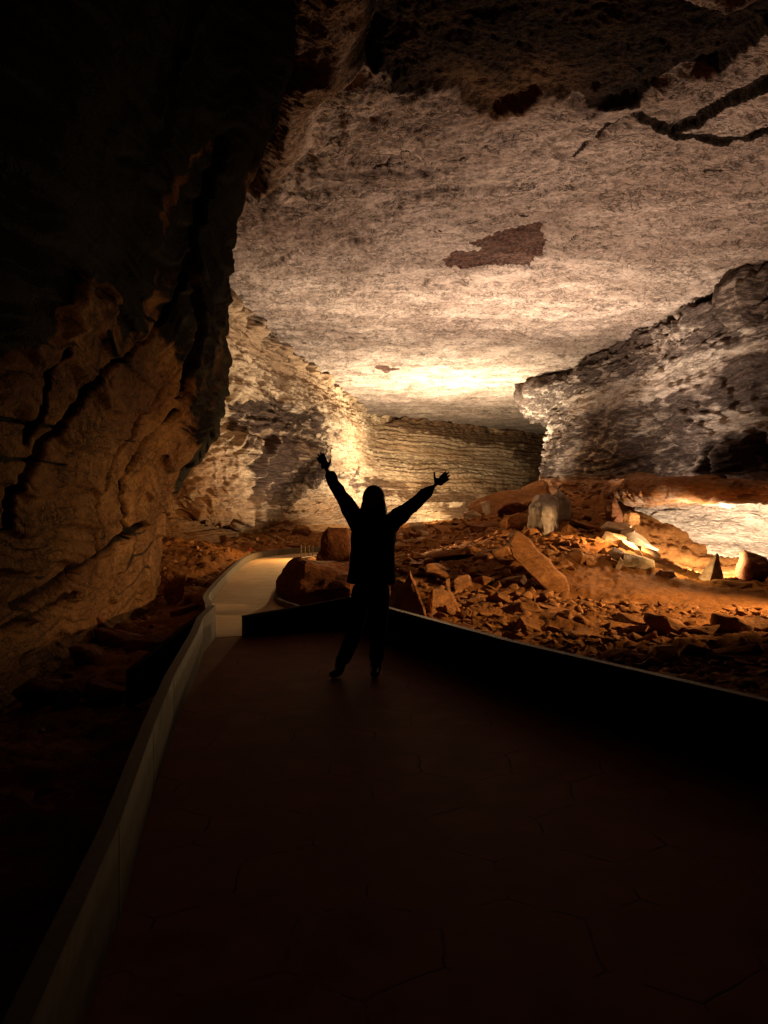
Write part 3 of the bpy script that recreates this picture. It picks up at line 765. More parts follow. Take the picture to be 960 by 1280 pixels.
# ================================================================== WALKWAY
def prism(pts, z0, z1):
    bm = bmesh.new()
    lo = [bm.verts.new((x, y, z0)) for x, y in pts]; hi = [bm.verts.new((x, y, z1)) for x, y in pts]
    n = len(pts)
    bm.faces.new(hi); bm.faces.new(lo[::-1])
    for i in range(n): bm.faces.new((lo[i], lo[(i + 1) % n], hi[(i + 1) % n], hi[i]))
    bmesh.ops.recalc_face_normals(bm, faces=bm.faces)
    return bm
def bm_obj(name, bm, mat, parent=None, smooth=False, loc=None):
    me = bpy.data.meshes.new(name); bm.to_mesh(me); bm.free()
    if smooth:
        me.polygons.foreach_set('use_smooth', [True] * len(me.polygons))
    return link(name, me, mat, parent, loc)
tag(bm_obj('walkway', prism(PLAT, -0.5, 0.0), M_PAVE), kind='structure')

def ribbon(L, Rr, th=0.25):
    bm = bmesh.new()
    n = 40
    L = catmull(np.array(L), n, 0); Rr = catmull(np.array(Rr), n, 0)
    prev = None
    for a, b in zip(L, Rr):
        c = [bm.verts.new(a), bm.verts.new(b), bm.verts.new((b[0], b[1], b[2] - th)), bm.verts.new((a[0], a[1], a[2] - th))]
        if prev:
            for i in range(4): bm.faces.new((prev[i], prev[(i + 1) % 4], c[(i + 1) % 4], c[i]))
        prev = c
    bmesh.ops.recalc_face_normals(bm, faces=bm.faces)
    return bm
tag(bm_obj('path', ribbon(PL, PR), M_PATH), kind='structure')

def wall_strip(pts, th, side, dz0=0.0, up=None):
    """vertical strip along a line of (x, y, z_low, z_high); thickness on the given side"""
    bm = bmesh.new(); prev = None
    P_ = [Vector((p[0], p[1], 0)) for p in pts]
    for i, p in enumerate(pts):
        a = P_[max(0, i - 1)]; b = P_[min(len(pts) - 1, i + 1)]
        t = (b - a).normalized(); nrm = Vector((-t.y, t.x, 0)) * side * th
        q = P_[i] + nrm
        c = [bm.verts.new((p[0], p[1], p[2])), bm.verts.new((p[0], p[1], p[3])), bm.verts.new((q.x, q.y, p[3])), bm.verts.new((q.x, q.y, p[2]))]
        if prev:
            for k in range(4): bm.faces.new((prev[k], prev[(k + 1) % 4], c[(k + 1) % 4], c[k]))
        else: bm.faces.new(c)
        prev = c
    bm.faces.new(prev[::-1])
    bmesh.ops.recalc_face_normals(bm, faces=bm.faces)
    return bm

def low_wall(pts, hs, side, label, mat, cap_mat, z_low=-0.3, joint=1.2):
    """parapet: stone panels with open joints between them and a thin steel cap"""
    root = thing('parapet', (pts[0][0], pts[0][1], 0))
    inv = Vector(root.location)
    def loc(b): 
        for v in b.verts: v.co -= inv
        return b
    # cut into panels
    pan = []; seg = []
    for i in range(len(pts) - 1):
        a = Vector(pts[i]); b = Vector(pts[i + 1]); n = max(1, round((b - a).length / joint))
        for k in range(n):
            t0 = k / n; t1 = (k + 1) / n; g = 0.008 / (b - a).length
            pa = a.lerp(b, t0 + g); pb = a.lerp(b, t1 - g)
            ha = hs[i] * (1 - t0) + hs[i + 1] * t0; hb = hs[i] * (1 - t1) + hs[i + 1] * t1
            bm = wall_strip([(pa.x, pa.y, z_low, ha), (pb.x, pb.y, z_low, hb)], 0.06, side)
            bm_obj('panel', loc(bm), mat, root)
    cp = wall_strip([(p[0], p[1], h + 0.002, h + 0.008) for p, h in zip(pts, hs)], 0.066, side)
    bm_obj('cap', loc(cp), cap_mat, root)
    tag(root, label, 'parapet')
    return root

low_wall(LEFT_EDGE, [0.36] * 8, 1, 'long low stone parapet with thin metal cap along the left edge of the paved walkway', M_PANEL, M_CAP)
low_wall([(-1.995, 8.74), (-2.14, 8.0), (-2.34, 6.95)], [0.355, 0.22, 0.03], 1, 'short dark panel splaying left from the far end of the left parapet', M_DARKP, M_DARKP, joint=3)  # dark panel tapering to the ground
low_wall([(-1.62, 8.80), (-1.0, 9.1), (-0.38, 9.43)], [0.23, 0.30, 0.37], 1, 'short dark parapet across the far end of the walkway, left of the person', M_DARKP, M_DARKP, joint=3)
low_wall([(x + 0.02, y) for x, y in RIGHT_EDGE], [0.38, 0.39, 0.41, 0.43, 0.44, 0.44], 1, 'long dark parapet with pale top edge along the rubble on the right of the walkway', M_DARKP, M_CAP)

def kerb(pts, h, th, side, label, mat):
    pts = catmull(np.array(pts), 30, 0)
    bm = wall_strip([(p[0], p[1], p[2] - 0.2, p[2] + h) for p in pts], th, side)
    return tag(bm_obj('kerb', bm, mat), label, 'kerb')
kerb(PL, 0.20, 0.10, 1, 'pale low kerb on the left side of the tan path that bends away', M_PANEL)
kerb(PR[1:], 0.10, 0.08, -1, 'pale low kerb on the boulder side of the tan path', M_PANEL)

# ================================================================== ROCKS
def hit_ground(px, py):
    """walk along the line of sight until it meets the ground"""
    d = np.concatenate([np.arange(5, 20, 0.15), np.arange(20, 60, 0.4)])
    x = (px - 480) / F * d; z = EYE + (HZ - py) / F * d
    g = ground_h(x, d)
    s = np.nonzero(z < g)[0]
    return None if len(s) == 0 else float(d[s[0]])

def rock_bm(dims, seed, kind='block', sub=2, rough=0.05):
    rnd = random.Random(seed)
    bm = bmesh.new()
    n = {'block': 16, 'slab': 14, 'round': 40, 'shard': 9}[kind]
    for i in range(n):
        v = Vector((rnd.uniform(-1, 1), rnd.uniform(-1, 1), rnd.uniform(-1, 1)))
        if kind == 'round': v = v.normalized() * rnd.uniform(0.9, 1)
        elif kind == 'slab':
            a = rnd.uniform(0, 6.283); r = rnd.uniform(0.75, 1.0)
            v = Vector((math.cos(a) * r, math.sin(a) * r * rnd.uniform(.8, 1), rnd.choice((-1, 1)) * rnd.uniform(0.75, 1)))
        else:
            m = max(abs(v.x), abs(v.y), abs(v.z)); v = v / m * rnd.uniform(0.75, 1.0)
        bm.verts.new((v.x * dims[0] / 2, v.y * dims[1] / 2, v.z * dims[2] / 2))
    r = bmesh.ops.convex_hull(bm, input=bm.verts)
    bmesh.ops.delete(bm, geom=[g for g in bm.verts if not g.link_faces], context='VERTS')
    bmesh.ops.dissolve_limit(bm, angle_limit=R(9), verts=bm.verts, edges=bm.edges)
    mn = min(dims)
    bmesh.ops.bevel(bm, geom=bm.edges[:], offset=mn * 0.05, segments=1, affect='EDGES', clamp_overlap=True)
    bmesh.ops.triangulate(bm, faces=bm.faces)
    for _ in range(sub):
        L = max(dims) / (4 * 1.7 ** _)
        es = [e for e in bm.edges if e.calc_length() > L]
        if es: bmesh.ops.subdivide_edges(bm, edges=es, cuts=1, use_grid_fill=False)
        bmesh.ops.triangulate(bm, faces=bm.faces)
    co = np.array([v.co for v in bm.verts]); mx = max(dims)
    bm.normal_update()
    nn = np.array([v.normal for v in bm.verts])
    q = co / mx
    d = fbm(q * 3 + seed, 3, seed) * rough + rough * 0.6 * (terrace(fbm(q * [2, 2, 6] + seed * 2, 2, seed + 3) * 4, 0.15)) * 0.5
    co = co + nn * (d * (mx * 0.5 + mn * 0.5))[:, None]
    for v, c in zip(bm.verts, co): v.co = c
    return bm

def rock(name, label, cat, px, py, d, wpx, hpx, depth=None, rot=(0, 0, 0), mat=None, kind='block', seed=1, sub=3, rough=0.05, group=None, sink=0.0, snap=True):
    """rock whose middle stands at the given place, real size from its extent"""
    W = wpx / F * d; H = hpx / F * d; Dp = depth if depth else (W * 0.8)
    bm = rock_bm((W, Dp, H), seed, kind, sub, rough)
    o = bm_obj(name, bm, mat or M_ROCK, smooth=False)
    if snap:
        g_ = hit_ground(px, py + hpx * 0.42)
        if g_ is not None and abs(g_ - d) < 6:
            o.scale = [g_ / d] * 3; d = g_
    x, y, z = P(px, py, d)
    o.location = (x, y, z - sink); o.rotation_euler = [R(a) for a in rot]
    tag(o, label, cat, group)
    return o

rock('boulder', 'upright rust brown boulder standing behind the person beside the tan path', 'boulder', 418, 686, 20.5, 54, 62, 0.9, (4, 0, 8), M_RED, seed=3)
# low wedge shaped boulder left of the person
def custom_rock(name, label, cat, pts, mat, seed, rough=0.035, sub=3, loc=None, group=None):
    arr = [(p[0] / p[1] * F + 480, HZ - (p[2] - EYE) / p[1] * F, p[1]) for p in pts]
    lo_ = max(t[1] for t in arr); bt = [t for t in arr if t[1] > lo_ - 12]
    bx_ = sum(t[0] for t in bt) / len(bt); bd_ = sum(t[2] for t in bt) / len(bt)
    g_ = hit_ground(bx_, lo_ - 6)
    if g_ is not None and abs(g_ - bd_) < 8: pts = [P(a_, b_, c_ * g_ / bd_) for a_, b_, c_ in arr]
    bm = bmesh.new()
    for p in pts: bm.verts.new(p)
    bmesh.ops.convex_hull(bm, input=bm.verts)
    bmesh.ops.delete(bm, geom=[g for g in bm.verts if not g.link_faces], context='VERTS')
    bmesh.ops.dissolve_limit(bm, angle_limit=R(4), verts=bm.verts, edges=bm.edges)
    co = np.array([v.co for v in bm.verts]); mx = np.ptp(co, axis=0).max(); c0 = co.mean(0)
    bmesh.ops.bevel(bm, geom=bm.edges[:], offset=mx * 0.012, segments=1, affect='EDGES', clamp_overlap=True)
    bmesh.ops.triangulate(bm, faces=bm.faces)
    for k in range(sub + 1):
        L = mx / (3 * 1.8 ** k)
        es = [e for e in bm.edges if e.calc_length() > L]
        if es: bmesh.ops.subdivide_edges(bm, edges=es, cuts=1)
        bmesh.ops.triangulate(bm, faces=bm.faces)
    bm.normal_update()
    co = np.array([v.co for v in bm.verts]); nn = np.array([v.normal for v in bm.verts])
    q = co / mx
    d = (fbm(q * 4 + seed, 4, seed) + 0.5 * terrace(fbm(q * [3, 3, 9] + seed, 2, seed + 3) * 4, 0.12) * 0.5) * rough * mx
    co = co + nn * d[:, None]
    base = np.array([co[:, 0].mean(), co[:, 1].mean(), co[:, 2].min()])
    for v, c in zip(bm.verts, co - base): v.co = c
    o = bm_obj(name, bm, mat); o.location = base
    return tag(o, label, cat, group)

custom_rock('boulder', 'large dark wedge shaped boulder with sloping pale top behind the end parapet', 'boulder',
    [P(344, 742, 13.4), P(350, 712, 13.6), P(366, 699, 14.0), P(380, 704, 13.2), P(442, 718, 13.0), P(446, 760, 12.8), P(356, 765, 13.2), P(398, 700, 15.4), P(448, 706, 15.0), P(366, 760, 15.0), P(450, 758, 15), P(345, 735, 14.6), P(372, 740, 12.7), P(440, 735, 12.5)], M_RED, 5)
custom_rock('slab', 'long plank shaped slab tilted down to the right in the middle of the rubble', 'rock slab',
    [P(636, 664, 22), P(646, 662, 21.5), P(709, 726, 19.5), P(712, 742, 19.2), P(690, 746, 19), P(640, 696, 20.2), P(636, 680, 20.6), P(650, 668, 22.6), P(708, 722, 20.6), P(700, 748, 19.6)], M_ROCK, 7, rough=0.02)
custom_rock('boulder', 'pale grey fluted rock standing upright on the rubble crest', 'boulder',
    [P(660, 662, 25), P(662, 634, 25), P(674, 619, 25.4), P(688, 618, 25.4), P(697, 632, 25.2), P(697, 668, 25), P(680, 672, 24.4), P(668, 620, 26.4), P(696, 622, 26.6), P(700, 668, 26.6), P(662, 668, 26.6), P(676, 640, 24.3), P(690, 640, 24.4)], M_GREY, 9, rough=0.03)
custom_rock('boulder', 'brown block with a small white peak right behind the fluted grey rock', 'boulder',
    [P(690, 650, 27.5), P(692, 622, 27.5), P(697, 610, 27.6), P(703, 620, 27.4), P(712, 626, 27.4), P(713, 650, 27.5), P(694, 626, 28.8), P(714, 628, 28.8), P(714, 655, 29), P(690, 655, 29)], M_GREY, 10, rough=0.03)
custom_rock('boulder', 'massive broken block with white edges topping the rubble crest near the far wall', 'boulder',
    [P(584, 636, 33), P(600, 626, 33), P(640, 612, 34), P(684, 607, 35), P(690, 626, 33), P(640, 640, 31), P(600, 648, 31.5), P(590, 652, 32.5), P(590, 628, 36), P(680, 604, 38), P(690, 640, 37), P(592, 650, 36)], M_ROCK, 11, rough=0.03)
custom_rock('boulder', 'small white block at the left end of the rubble crest', 'boulder',
    [P(579, 655, 31), P(580, 642, 31), P(592, 638, 31), P(601, 644, 30.8), P(600, 656, 30.8), P(580, 640, 32), P(600, 642, 32), P(600, 658, 32), P(580, 658, 32)], M_PALE, 12, rough=0.04)
custom_rock('boulder', 'narrow pale block leaning on the broken crest block', 'boulder',
    [P(600, 630, 32), P(608, 626, 32), P(613, 645, 31.4), P(606, 650, 31.4), P(602, 628, 32.6), P(612, 628, 32.6), P(614, 648, 32)], M_PALE, 14, rough=0.03)
rock('boulder', 'rounded brown boulder below the broken crest block', 'boulder', 645, 655, 25, 44, 26, 1.0, (8, 0, 10), M_ROCK, 'round', 15)
rock('slab', 'flat dark slab jutting left from under the rounded crest boulder', 'rock slab', 612, 660, 27, 62, 12, 1.2, (6, -4, 12), M_RED, 'slab', 16)
rock('boulder', 'squat dark boulder wedged between the crest block and the fluted rock', 'boulder', 640, 638, 29, 34, 22, 0.9, (0, 8, 30), M_RED, 'block', 17)
rock('boulder', 'upright rust red block at the left end of the wall ledge', 'boulder', 770, 641, 25.5, 27, 34, 0.7, (0, 4, 15), M_RED, 'block', 18)
rock('boulder', 'pale grey angular block beside the upright rust red block', 'boulder', 790, 652, 24.6, 26, 24, 0.6, (10, 10, 25), M_ROCK, 'block', 19)
custom_rock('boulder', 'bright pyramid shaped rock standing in front of the lit hollow', 'boulder',
    [P(868, 728, 20.0), P(896, 690, 20.1), P(904, 727, 20.0), P(886, 732, 19.4), P(905, 728, 20.8), P(880, 728, 20.8), P(898, 693, 20.3)], M_PALE, 21, rough=0.02)
rock('boulder', 'small dark rock silhouetted on the sandy floor left of the pyramid shaped rock', 'boulder', 832, 719, 20.5, 26, 13, 0.35, (0, 0, 10), M_RED, 'block', 22)
rock('slab', 'flat slab lying at the right foot of the pyramid shaped rock', 'rock slab', 912, 731, 19.6, 58, 9, 0.7, (3, 3, -8), M_ROCK, 'slab', 23)
rock('slab', 'tilted slab behind the flat slab right of the pyramid shaped rock', 'rock slab', 918, 718, 20.6, 36, 9, 0.7, (12, -10, 10), M_ROCK, 'slab', 24)
rock('boulder', 'large rounded orange boulder leaning on the wall at the right end of the hollow', 'boulder', 944, 712, 21.6, 40, 44, 1.0, (10, 12, 0), M_RED, 'block', 25)
# slabs left of the hollow, given pale rock colour to look lit
for k, (x, y, d, w_, h_, ry, lab) in enumerate((   # eight slabs piled like a stair
    (768, 664, 23.5, 42, 9, 6, 'flat slab lying topmost of the lit slabs left of the hollow'),
    (781, 671, 23, 24, 9, -10, 'small tilted slab just right of the topmost lit slab'),
    (766, 678, 22.4, 36, 11, 8, 'second lit slab down, with a dark cave under its left end'),
    (800, 680, 22.6, 44, 8, 34, 'narrow slab running down to the right beside the lit slabs'),
    (790, 690, 22, 34, 9, 20, 'middle slab of the lit pile left of the hollow'),
    (778, 697, 21.6, 34, 11, 28, 'thick lit slab with cracks above the lowest slab of the pile'),
    (796, 705, 21.2, 46, 9, 8, 'lowest and brightest slab of the lit pile left of the hollow'),
    (812, 697, 21.8, 26, 8, 12, 'small slab at the right side of the lit pile'))):
    d = (hit_ground(x, y + h_ * 0.5) or d) - 0.25
    rock('slab', lab, 'rock slab', x, y - 3, d, w_ * 1.15, h_ * 1.35, 0.9, (16, ry, -10 + 9 * k % 20), M_PALE, 'slab', 30 + k, 2, snap=False)
custom_rock('slab', 'thin white shard standing at the left foot of the lit slabs', 'rock slab',
    [P(766, 717, 20.8), P(775, 696, 20.9), P(780, 704, 20.8), P(772, 716, 20.8), P(776, 697, 21.1), P(770, 718, 21.1)], M_PALE, 41, rough=0.01)
rock('slab', 'long thin dark slab lying beside the parapet at the right edge', 'rock slab', 925, 826, 9.6, 88, 12, 0.35, (6, 8, -8), M_RED, 'slab', 42)
rock('slab', 'broad cracked slab lying near the rubble just under the sandy rise', 'rock slab', 700, 762, 13.6, 60, 10, 0.7, (5, 2, 12), M_ROCK, 'slab', 43)
# bright pile right of the person
for k, (x, y, w_, h_, lab) in enumerate((
    (521, 660, 22, 17, 'largest bright block on the small lit pile right of the person'),
    (503, 672, 14, 10, 'bright block at the left side of the small lit pile'),
    (531, 668, 14, 9, 'bright block right under the largest one of the small lit pile'),
    (512, 677, 20, 9, 'flat bright block at the front of the small lit pile'),
    (498, 683, 14, 8, 'lowest bright block of the small lit pile, close to the coat'),
    (524, 678, 16, 7, 'thin bright block in front of the small lit pile, right side'))):
    rock('boulder', lab, 'boulder', x, y, 33 - 0.8 * k, w_, h_, 0.5, (k * 9, k * 11 % 20, k * 40), M_PALE, 'block', 50 + k, 2)
# upright shards behind the parapet right of the person
for k, (pts, lab) in enumerate((
    ([(505, 732, 11.5), (512, 712, 11.6), (530, 770, 11), (538, 785, 10.8), (520, 790, 10.8), (500, 775, 11.2), (512, 714, 12.2), (536, 780, 12)], 'tall leaning shard right of the person, its edge pointing up left'),
    ([(534, 760, 11.6), (540, 735, 11.8), (566, 742, 12), (573, 765, 11.8), (560, 782, 11.4), (538, 778, 11.2), (550, 740, 12.8), (570, 760, 12.8)], 'angular boulder next to the tall leaning shard'),
    ([(486, 748, 11.6), (490, 725, 11.8), (508, 722, 12), (514, 770, 11.4), (500, 785, 11), (486, 775, 11.2), (496, 724, 12.8), (510, 750, 13)], 'brown boulder just behind the parapet at the hip of the person'),
    ([(554, 762, 13), (557, 725, 13.1), (562, 722, 13.2), (564, 756, 13), (560, 764, 13), (560, 724, 13.5), (565, 760, 13.6)], 'thin post shaped shard standing in the rubble right of the person'),
    ([(545, 790, 9.9), (560, 776, 10.2), (610, 782, 10.4), (622, 795, 10), (600, 806, 9.6), (570, 800, 9.6), (590, 780, 11.2), (560, 790, 11)], 'broad dark boulder right behind the parapet top, below the angular boulder'))):
    custom_rock('boulder', lab, 'boulder', [P(*p) for p in pts], M_ROCK if k != 4 else M_RED, 60 + k, 0.03)
# left side boulders beyond the parapet
for k, (x, y, d, w_, h_, rot, knd, m, lab) in enumerate((
    (218, 735, 15.8, 26, 56, (0, 10, 20), 'shard', M_ROCK, 'tall pale slab leaning at the foot of the near left wall'),
    (165, 735, 13.2, 46, 76, (0, 8, -15), 'block', M_ROCK, 'tall dim boulder leaning against the near left wall'),
    (232, 765, 13.5, 40, 14, (0, -14, 20), 'slab', M_RED, 'dim slab close behind the end of the left parapet'),
    (150, 800, 9.5, 74, 20, (8, 12, 10), 'slab', M_RED, 'large dim slab lying between the wall foot and the left parapet'),
    (126, 782, 10.4, 30, 50, (0, -20, 12), 'shard', M_RED, 'pointed dim shard at the foot of the near left wall'),
    (185, 808, 9.4, 70, 26, (5, 6, 30), 'block', M_RED, 'dim block next to the left parapet, below the tall boulder'),
    (115, 822, 8.6, 60, 26, (0, 24, -10), 'block', M_RED, 'dim block tilted to the right below the pointed shard'),
    (140, 868, 7.4, 70, 40, (5, 30, 10), 'block', M_RED, 'very dark block low beside the left parapet'),
    (60, 870, 7.0, 90, 50, (5, 0, 10), 'round', M_RED, 'very dark rounded boulder at the left picture edge'),
    (377, 664, 33, 27, 18, (0, 0, 10), 'round', M_ROCK, 'rounded boulder lying below the ledges beyond the bend of the path'),
    (371, 685, 27.2, 30, 8, (0, 0, 0), 'slab', M_RED, 'flat dark slab lying beside the kerb at the bend of the path'))):
    rock('boulder' if knd != 'slab' else 'slab', lab, 'boulder' if knd != 'slab' else 'rock slab', x, y, d, w_, h_, None, rot, m, knd, 70 + k, 3)

# --- scattered slabs of the rubble slope: a small set of shapes, copied
lib = []
for k in range(16):
    kd = ['slab', 'slab', 'block', 'slab', 'shard'][k % 5]
    kd = 'slab' if kd == 'shard' else kd
    dims = {'slab': (1, random.Random(k).uniform(.5, .9), random.Random(k).uniform(.14, .30)), 'block': (1, .75, .5), 'shard': (1, .5, .28)}[kd]
    bm = rock_bm(dims, 200 + k, kd, 2, 0.045)
    me = bpy.data.meshes.new('rock_slab'); bm.to_mesh(me); bm.free(); me.materials.append(M_ROCK)
    lib.append(me)

zones = [   # polygon in the photograph, how many, size in px at the spot, label
    ([(500, 690), (560, 668), (640, 690), (640, 720), (560, 730), (500, 715)], 54, (24, 80), 'brown broken slab on the upper rubble slope between the person and the tilted plank slab'),
    ([(500, 722), (640, 722), (690, 752), (640, 780), (560, 770), (500, 735)], 48, (24, 84), 'brown broken slab in the middle of the rubble slope below the tilted plank slab'),
    ([(540, 790), (640, 780), (720, 800), (740, 822), (640, 806), (560, 795)], 32, (20, 56), 'small brown slab close behind the right parapet near the person'),
    ([(700, 778), (960, 790), (960, 830), (820, 825), (720, 800)], 46, (22, 84), 'dark flat slab on the low rubble below the sandy rise'),
    ([(740, 825), (820, 828), (960, 835), (960, 875), (860, 855), (760, 832)], 44, (16, 50), 'small stone slab against the right end of the right parapet'),
    ([(560, 660), (630, 664), (640, 690), (580, 680)], 18, (20, 50), 'brown slab just under the rubble crest left of the rounded boulder'),
    ([(665, 672), (740, 650), (760, 700), (710, 720)], 24, (20, 56), 'dusty brown slab between the fluted rock and the lit slabs'),
    ([(220, 720), (250, 690), (300, 680), (290, 715), (255, 745), (225, 755)], 40, (10, 26), 'orange brown rubble stone on the bank left of the tan path'),
]
rr = random.Random(11)
count = 0
small = []
for zi, (poly, n, (s0, s1), lab) in enumerate(zones):
    xs = [p[0] for p in poly]; ys = [p[1] for p in poly]
    k = 0; tries = 0; placed = []
    while k < n and tries < n * 40:
        tries += 1
        px = rr.uniform(min(xs), max(xs)); py = rr.uniform(min(ys), max(ys))
        if poly_sd(np.array([px]), np.array([py]), poly)[0] < 0: continue
        s = s0 + (s1 - s0) * rr.random() ** 2.2
        if any((px - a) ** 2 + ((py - b) * 2.2) ** 2 < (0.27 * (s + c)) ** 2 for a, b, c in placed): continue
        d = hit_ground(px, py)
        if d is None or d > 55: continue
        x = (px - 480) / F * d
        if poly_sd(np.array([x]), np.array([d]), PLAT)[0] > -0.25 or poly_sd(np.array([x]), np.array([d]), FARPOLY)[0] > -0.2: continue
        placed.append((px, py, s))
        L = s / F * d
        o = bpy.data.objects.new('rock_slab', lib[rr.randrange(len(lib))])
        COL.objects.link(o)
        o.scale = (L, L * rr.uniform(.8, 1.2), L * rr.uniform(.8, 1.3))
        tilt = rr.gauss(0, 14)
        o.rotation_euler = (R(rr.gauss(8, 14)), R(tilt), R(rr.uniform(0, 360)))
        o.location = (x, d, float(ground_h(x, d)) + 0.06 * L + 0.05)
        small.append((o, zi, px, py, s, tilt))
        k += 1

ZN = ['between the person and the plank slab', 'below the tilted plank slab', 'behind the parapet near the person', 'on low rubble under the sandy rise', 'at the right end of the parapet', 'under the crest, left of the rounded boulder', 'between the fluted rock and lit slabs', 'on the bank left of the path']
ZG = ['slabs on the upper rubble slope', 'slabs in the middle of the rubble slope', 'slabs behind the parapet near the person', 'slabs on the low rubble', 'stones at the right end of the parapet', 'slabs under the crest', 'slabs between fluted rock and lit slabs', 'stones on the left bank']
ORD = ['leftmost', 'second', 'third', 'fourth', 'fifth', 'sixth', 'seventh', 'eighth', 'ninth', 'tenth', 'eleventh', 'twelfth', 'thirteenth', 'fourteenth', 'fifteenth', 'sixteenth']
for zi in range(8):
    it = sorted([t for t in small if t[1] == zi], key=lambda t: t[3])
    nrow = 4 if len(it) > 30 else 3
    rn_ = {3: ['top row', 'middle row', 'bottom row'], 4: ['top row', 'second row', 'third row', 'bottom row']}[nrow]
    for r_ in range(nrow):
        sub_ = sorted(it[len(it) * r_ // nrow: len(it) * (r_ + 1) // nrow], key=lambda t: t[2])
        for q_, (o, _, px, py, s_, tilt) in enumerate(sub_):
            kind_ = 'slab' if zi < 4 or zi in (5, 6) else 'stone'
            tag(o, f"{ORD[q_]} {'tilted ' if abs(tilt) > 16 else ''}brown {kind_} in {rn_[r_]} {ZN[zi]}", 'rock slab', ZG[zi])

# gravel of small broken stone (nobody could count it): one object
def scatter_stuff(name, polys, n, smin, smax, seed, mat, kinds=('slab', 'block')):
    protos = []
    for k in range(8):
        bm = rock_bm((1, .75, .35 if k % 2 else .2), 300 + k + seed, 'slab' if k % 3 else 'block', 1, 0.05)
        bm.verts.ensure_lookup_table()
        co = np.array([v.co for v in bm.verts]); tri = np.array([[v.index for v in f.verts] for f in bm.faces]); bm.free()
        protos.append((co, tri))
    rg = np.random.RandomState(seed)
    Vs = []; Fs = []; base = 0; made = 0
    areas = []
    for poly in polys:
        p = np.array(poly); areas.append(np.ptp(p[:, 0]) * np.ptp(p[:, 1]))
    areas = np.array(areas) / sum(areas)
    for poly, fr in zip(polys, areas):
        p = np.array(poly, float); m = int(n * fr)
        X = rg.uniform(p[:, 0].min(), p[:, 0].max(), m * 2); Yy = rg.uniform(p[:, 1].min(), p[:, 1].max(), m * 2)
        ok = (poly_sd(X, Yy, poly) > 0) & (poly_sd(X, Yy, PLAT) < -0.15) & (poly_sd(X, Yy, FARPOLY) < -0.12)
        X = X[ok][:m]; Yy = Yy[ok][:m]; Zg = ground_h(X, Yy)
        for x, y, z in zip(X, Yy, Zg):
            co, tri = protos[rg.randint(8)]
            s = (smin + (smax - smin) * rg.rand() ** 2.5) * (0.55 + y / 18)
            e = Euler((rg.normal(0, .3), rg.normal(0, .3), rg.uniform(0, 6.28))).to_matrix()
            c = (co * s * [1, rg.uniform(.6, 1), rg.uniform(.6, 1.2)]) @ np.array(e).T + [x, y, z + 0.03 + 0.05 * s]
            Vs.append(c); Fs.append(tri + base); base += len(c)
    Vs = np.concatenate(Vs); Fs = np.concatenate(Fs)
    me = bpy.data.meshes.new(name)
    me.vertices.add(len(Vs)); me.vertices.foreach_set('co', Vs.reshape(-1).astype(np.float32))
    me.loops.add(len(Fs) * 3); me.loops.foreach_set('vertex_index', Fs.reshape(-1).astype(np.int32))
    me.polygons.add(len(Fs)); me.polygons.foreach_set('loop_start', (np.arange(len(Fs)) * 3).astype(np.int32))
    me.update(calc_edges=True); me.materials.append(mat)
    return link(name, me)
g1 = scatter_stuff('rubble', [[(0.2, 9.2), (3.5, 4.2), (7, 5), (8.5, 13), (6, 14), (3.5, 15), (1, 16), (0, 12)]], 3600, 0.04, 0.26, 5, M_ROCK)
tag(g1, 'loose small brown rubble covering the ground behind the right parapet', kind='stuff')
g2 = scatter_stuff('rubble', [[(-0.5, 14), (3.5, 15), (6, 22), (8, 27), (8, 36), (4, 40), (0, 42), (-0.5, 30)]], 3200, 0.05, 0.34, 6, M_ROCK)
tag(g2, 'broken brown rubble covering the slope that climbs to the crest', kind='stuff')
g3 = scatter_stuff('rubble', [[(-2.2, 10), (-2.2, 3), (-3.6, 3), (-4.5, 14), (-7, 22), (-8, 30), (-4, 34), (0, 38), (-4.4, 27), (-4.4, 22)]], 1500, 0.06, 0.30, 8, M_ROCK)
tag(g3, 'small orange brown rubble on the bank left of the path', kind='stuff')

# small red marker and short posts at the far kerb
bm = bmesh.new()
bmesh.ops.create_cone(bm, cap_ends=True, segments=12, radius1=0.09, radius2=0.06, depth=0.14, matrix=Matrix.Translation((0, 0, 0.07)))
x, y, z = P(325, 690, 26.2)
mk = bm_obj('marker', bm, M_REDM, loc=(x - 0.35, y, float(ground_h(x - 0.35, y)) + 0.08)); tag(mk, 'small red marker on the rubble beside the far bend of the path', 'marker')
for k in range(4):
    bm = bmesh.new()
    bmesh.ops.create_cone(bm, cap_ends=True, segments=8, radius1=0.022, radius2=0.018, depth=0.42, matrix=Matrix.Translation((0, 0, 0.21)))
    x = -2.72 + k * 0.12; 
    o = bm_obj('post', bm, M_PANEL, loc=(x, 25.2 + 0.1 * k, -0.4))
    tag(o, ['leftmost', 'second', 'third', 'rightmost'][k] + ' thin short post on the kerb left of the upright rust brown boulder', 'post', 'short posts at the bend of the path')

# ================================================================== PERSON
S = 6.9 / F
def B(px, py, y=0.0): return Vector(((px - 480) * S, 6.9 + y, EYE + (HZ - py) * S))
ORG = Vector((B(446, 845).x, 6.9, 0))

def skin_mesh(verts, edges, radii, root=0, sub=2):
    me = bpy.data.meshes.new('tmp')
    me.from_pydata([tuple(v - ORG) for v in verts], edges, [])
    o = bpy.data.objects.new('tmp', me); COL.objects.link(o)
    sk = o.modifiers.new('s', 'SKIN'); sk.use_smooth_shade = True
    for i, r in enumerate(radii):
        rr_ = r if isinstance(r, tuple) else (r, r)
        me.skin_vertices[0].data[i].radius = rr_
        me.skin_vertices[0].data[i].use_root = (i == root)
    sb = o.modifiers.new('u', 'SUBSURF'); sb.levels = sub; sb.render_levels = sub
    dg = bpy.context.evaluated_depsgraph_get(); dg.update()
    out = bpy.data.meshes.new_from_object(o.evaluated_get(dg))
    bpy.data.objects.remove(o)
    return out

